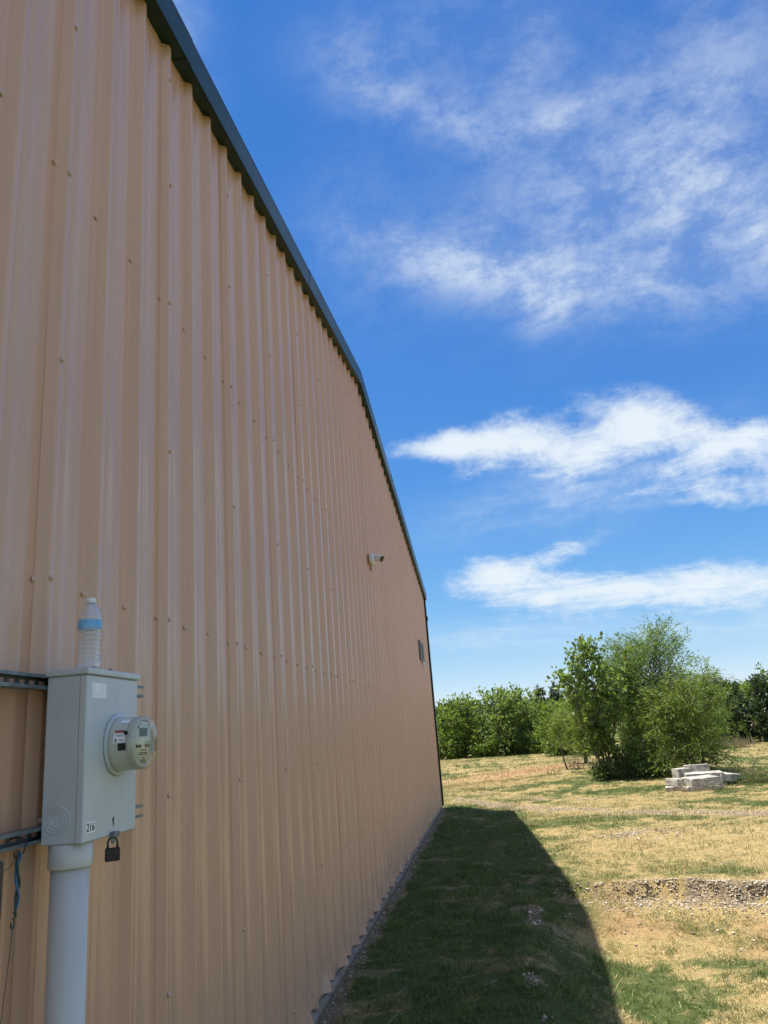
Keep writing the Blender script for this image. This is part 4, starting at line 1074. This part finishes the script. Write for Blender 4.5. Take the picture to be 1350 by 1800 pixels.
n = 1500
x, y, r = scatter(n, 4.4, 13.0, 209)
n = len(x); az = r.normal(0.2, 1.0, n); D_ = np.stack([np.cos(az), np.sin(az), r.uniform(-0.05, 0.25, n)], 1)
tag(link('dry_stalks', leaf_mesh('dry_stalks', np.stack([x, y, ground_z(x, y) + 0.018], 1), D_, r.uniform(.05, .20, n), 0.0035, r.uniform(0.2, .9, n), rg=r), M_REED),
    'loose pale straw stalks lying on the short grass', 'straw', None, 'stuff')


def stone_field(name, label, pts, sizes, seed):
    """low-poly broken stones, one mesh"""
    r = np.random.default_rng(seed); n = len(pts)
    base = np.array([(1, 0, 0), (-1, 0, 0), (0, 1, 0), (0, -1, 0), (0, 0, .8), (0, 0, -.7), (.6, .6, .45), (-.6, .55, .4), (-.55, -.6, .45), (.6, -.6, .4)], float)
    F = np.array([(0, 6, 4), (6, 2, 4), (2, 7, 4), (7, 1, 4), (1, 8, 4), (8, 3, 4), (3, 9, 4), (9, 0, 4), (0, 2, 6), (2, 1, 7), (1, 3, 8), (3, 0, 9), (2, 0, 5), (1, 2, 5), (3, 1, 5), (0, 3, 5)])
    k = len(base)
    V = base[None] * (1 + r.normal(size=(n, k, 3)) * 0.30) * (sizes[:, None] * r.uniform(.55, 1.25, (n, 3)))[:, None, :]
    a = r.uniform(0, 6.283, n); c, q_ = np.cos(a), np.sin(a)
    V = np.stack([V[..., 0] * c[:, None] - V[..., 1] * q_[:, None], V[..., 0] * q_[:, None] + V[..., 1] * c[:, None], V[..., 2]], -1) + pts[:, None, :]
    f = (np.arange(n)[:, None, None] * k + F[None]).reshape(-1, 3)
    return np_mesh(name, V.reshape(-1, 3), f, {'tint': np.repeat(r.uniform(0, 1, n), k)})


def stone_mat():
    m = bpy.data.materials.new('broken_limestone'); m.use_nodes = True; t = m.node_tree; b = t.nodes['Principled BSDF']; q = NG(t)
    a = q.n('ShaderNodeAttribute', attribute_name='tint'); tcx = q.n('ShaderNodeTexCoord')
    c = q.mix(q.smooth(a.outputs['Fac'], 0.05, 0.75), (0.22, 0.165, 0.11), (0.60, 0.53, 0.42))
    c = q.mix(q.mul(q.smooth(q.noise(tcx.outputs['Object'], 60, 4, 0.6), 0.45, 0.7), 0.5), c, (0.26, 0.20, 0.15))
    t.links.new(c, b.inputs['Base Color']); b.inputs['Roughness'].default_value = 0.92; b.inputs['Specular IOR Level'].default_value = 0.2
    return m


M_GRAVEL = stone_mat()
r = np.random.default_rng(301)
# bank of the pad
x = 1.8 + 3.8 * r.uniform(0, 1, 15000) ** 0.8; y = pad_edge(x, np.full_like(x, 9.2)) - np.where(r.uniform(0, 1, len(x)) < 0.7, r.uniform(-0.03, 0.20, len(x)), 0.1 + np.abs(r.normal(0, 0.22, len(x))))
sz = 0.003 + 0.015 * r.uniform(0, 1, len(x)) ** 4
k_ = (fbm(x * 3, y * 3, 303) > 0.33) & (r.uniform(0, 1, len(x)) < 0.35 + 0.65 * sstep(x, 2.2, 3.4))
x, y, sz = x[k_], y[k_], sz[k_]
# loose stones down the slope, the rim beside the wall strip, the wall foot and the track
x2 = r.uniform(1.8, 5.2, 420); y2 = pad_edge(x2, np.full_like(x2, 9.0)) - r.uniform(0.2, 1.7, 420); s2 = 0.003 + 0.016 * r.uniform(0, 1, 420) ** 4
y3 = r.uniform(4.6, 9.3, 900); x3 = 1.50 + 0.05 * (y3 - 7) + 0.25 * (fbm(1.5 + 0 * y3, y3 * 0.9, 21) - 0.5) + r.normal(0, 0.04, 900); k_ = fbm(x3 * 2.6, y3 * 2.6, 31) > 0.5; x3, y3 = x3[k_], y3[k_]; s3 = 0.003 + 0.016 * r.uniform(0, 1, len(x3)) ** 2.6
y4 = r.uniform(4.4, 18.5, 1300); x4 = 0.05 + np.abs(r.normal(0, 0.06, 1300)); s4 = 0.003 + 0.011 * r.uniform(0, 1, 1300) ** 3
x5 = r.uniform(0.2, 6.5, 2600); y5 = 19.3 - 1.15 * (x5 - 1.6) + r.normal(0, 0.6, 2600); s5 = 0.004 + 0.018 * r.uniform(0, 1, 2600) ** 3
x6 = r.normal(3.35, 0.5, 500); y6 = r.normal(13.2, 0.35, 500); s6 = 0.004 + 0.022 * r.uniform(0, 1, 500) ** 3
xs = np.concatenate([x, x2, x3, x4, x5, x6]); ys_ = np.concatenate([y, y2, y3, y4, y5, y6]); ss = np.concatenate([sz, s2, s3, s4, s5, s6])
zs = ground_z(xs, ys_) + ss * r.uniform(-0.2, 0.35, len(ss))
tag(link('gravel', stone_field('gravel', '', np.stack([xs, ys_, zs], 1), ss, 305), M_GRAVEL), 'scattered white and brown limestone gravel on the bare bank, track and wall foot', 'gravel', None, 'stuff')

# bigger single stones
for i in range(9):
    a_ = 2.3 + 0.33 * i + random.uniform(-.08, .08)
    yy = float(pad_edge(np.array([a_]), np.array([9.0]))[0]) - random.choice((0.08, 0.12, 0.2, 0.5, 0.95)) + random.uniform(-.04, .04)
    zz_ = float(ground_z(np.array([a_]), np.array([yy]))[0])
    me = stone_field('stone', '', np.array([(0., 0., 0.)]), np.array([random.uniform(0.014, 0.027)]), 400 + i)
    o = link('stone', me, M_GRAVEL, None, (a_, yy, zz_ + 0.003)); o.rotation_euler = (random.uniform(-.4, .4), random.uniform(-.4, .4), 0)
    tag(o, 'fist sized pale stone in the eroded gravel bank', 'stone', 'pale stones in the eroded bank')
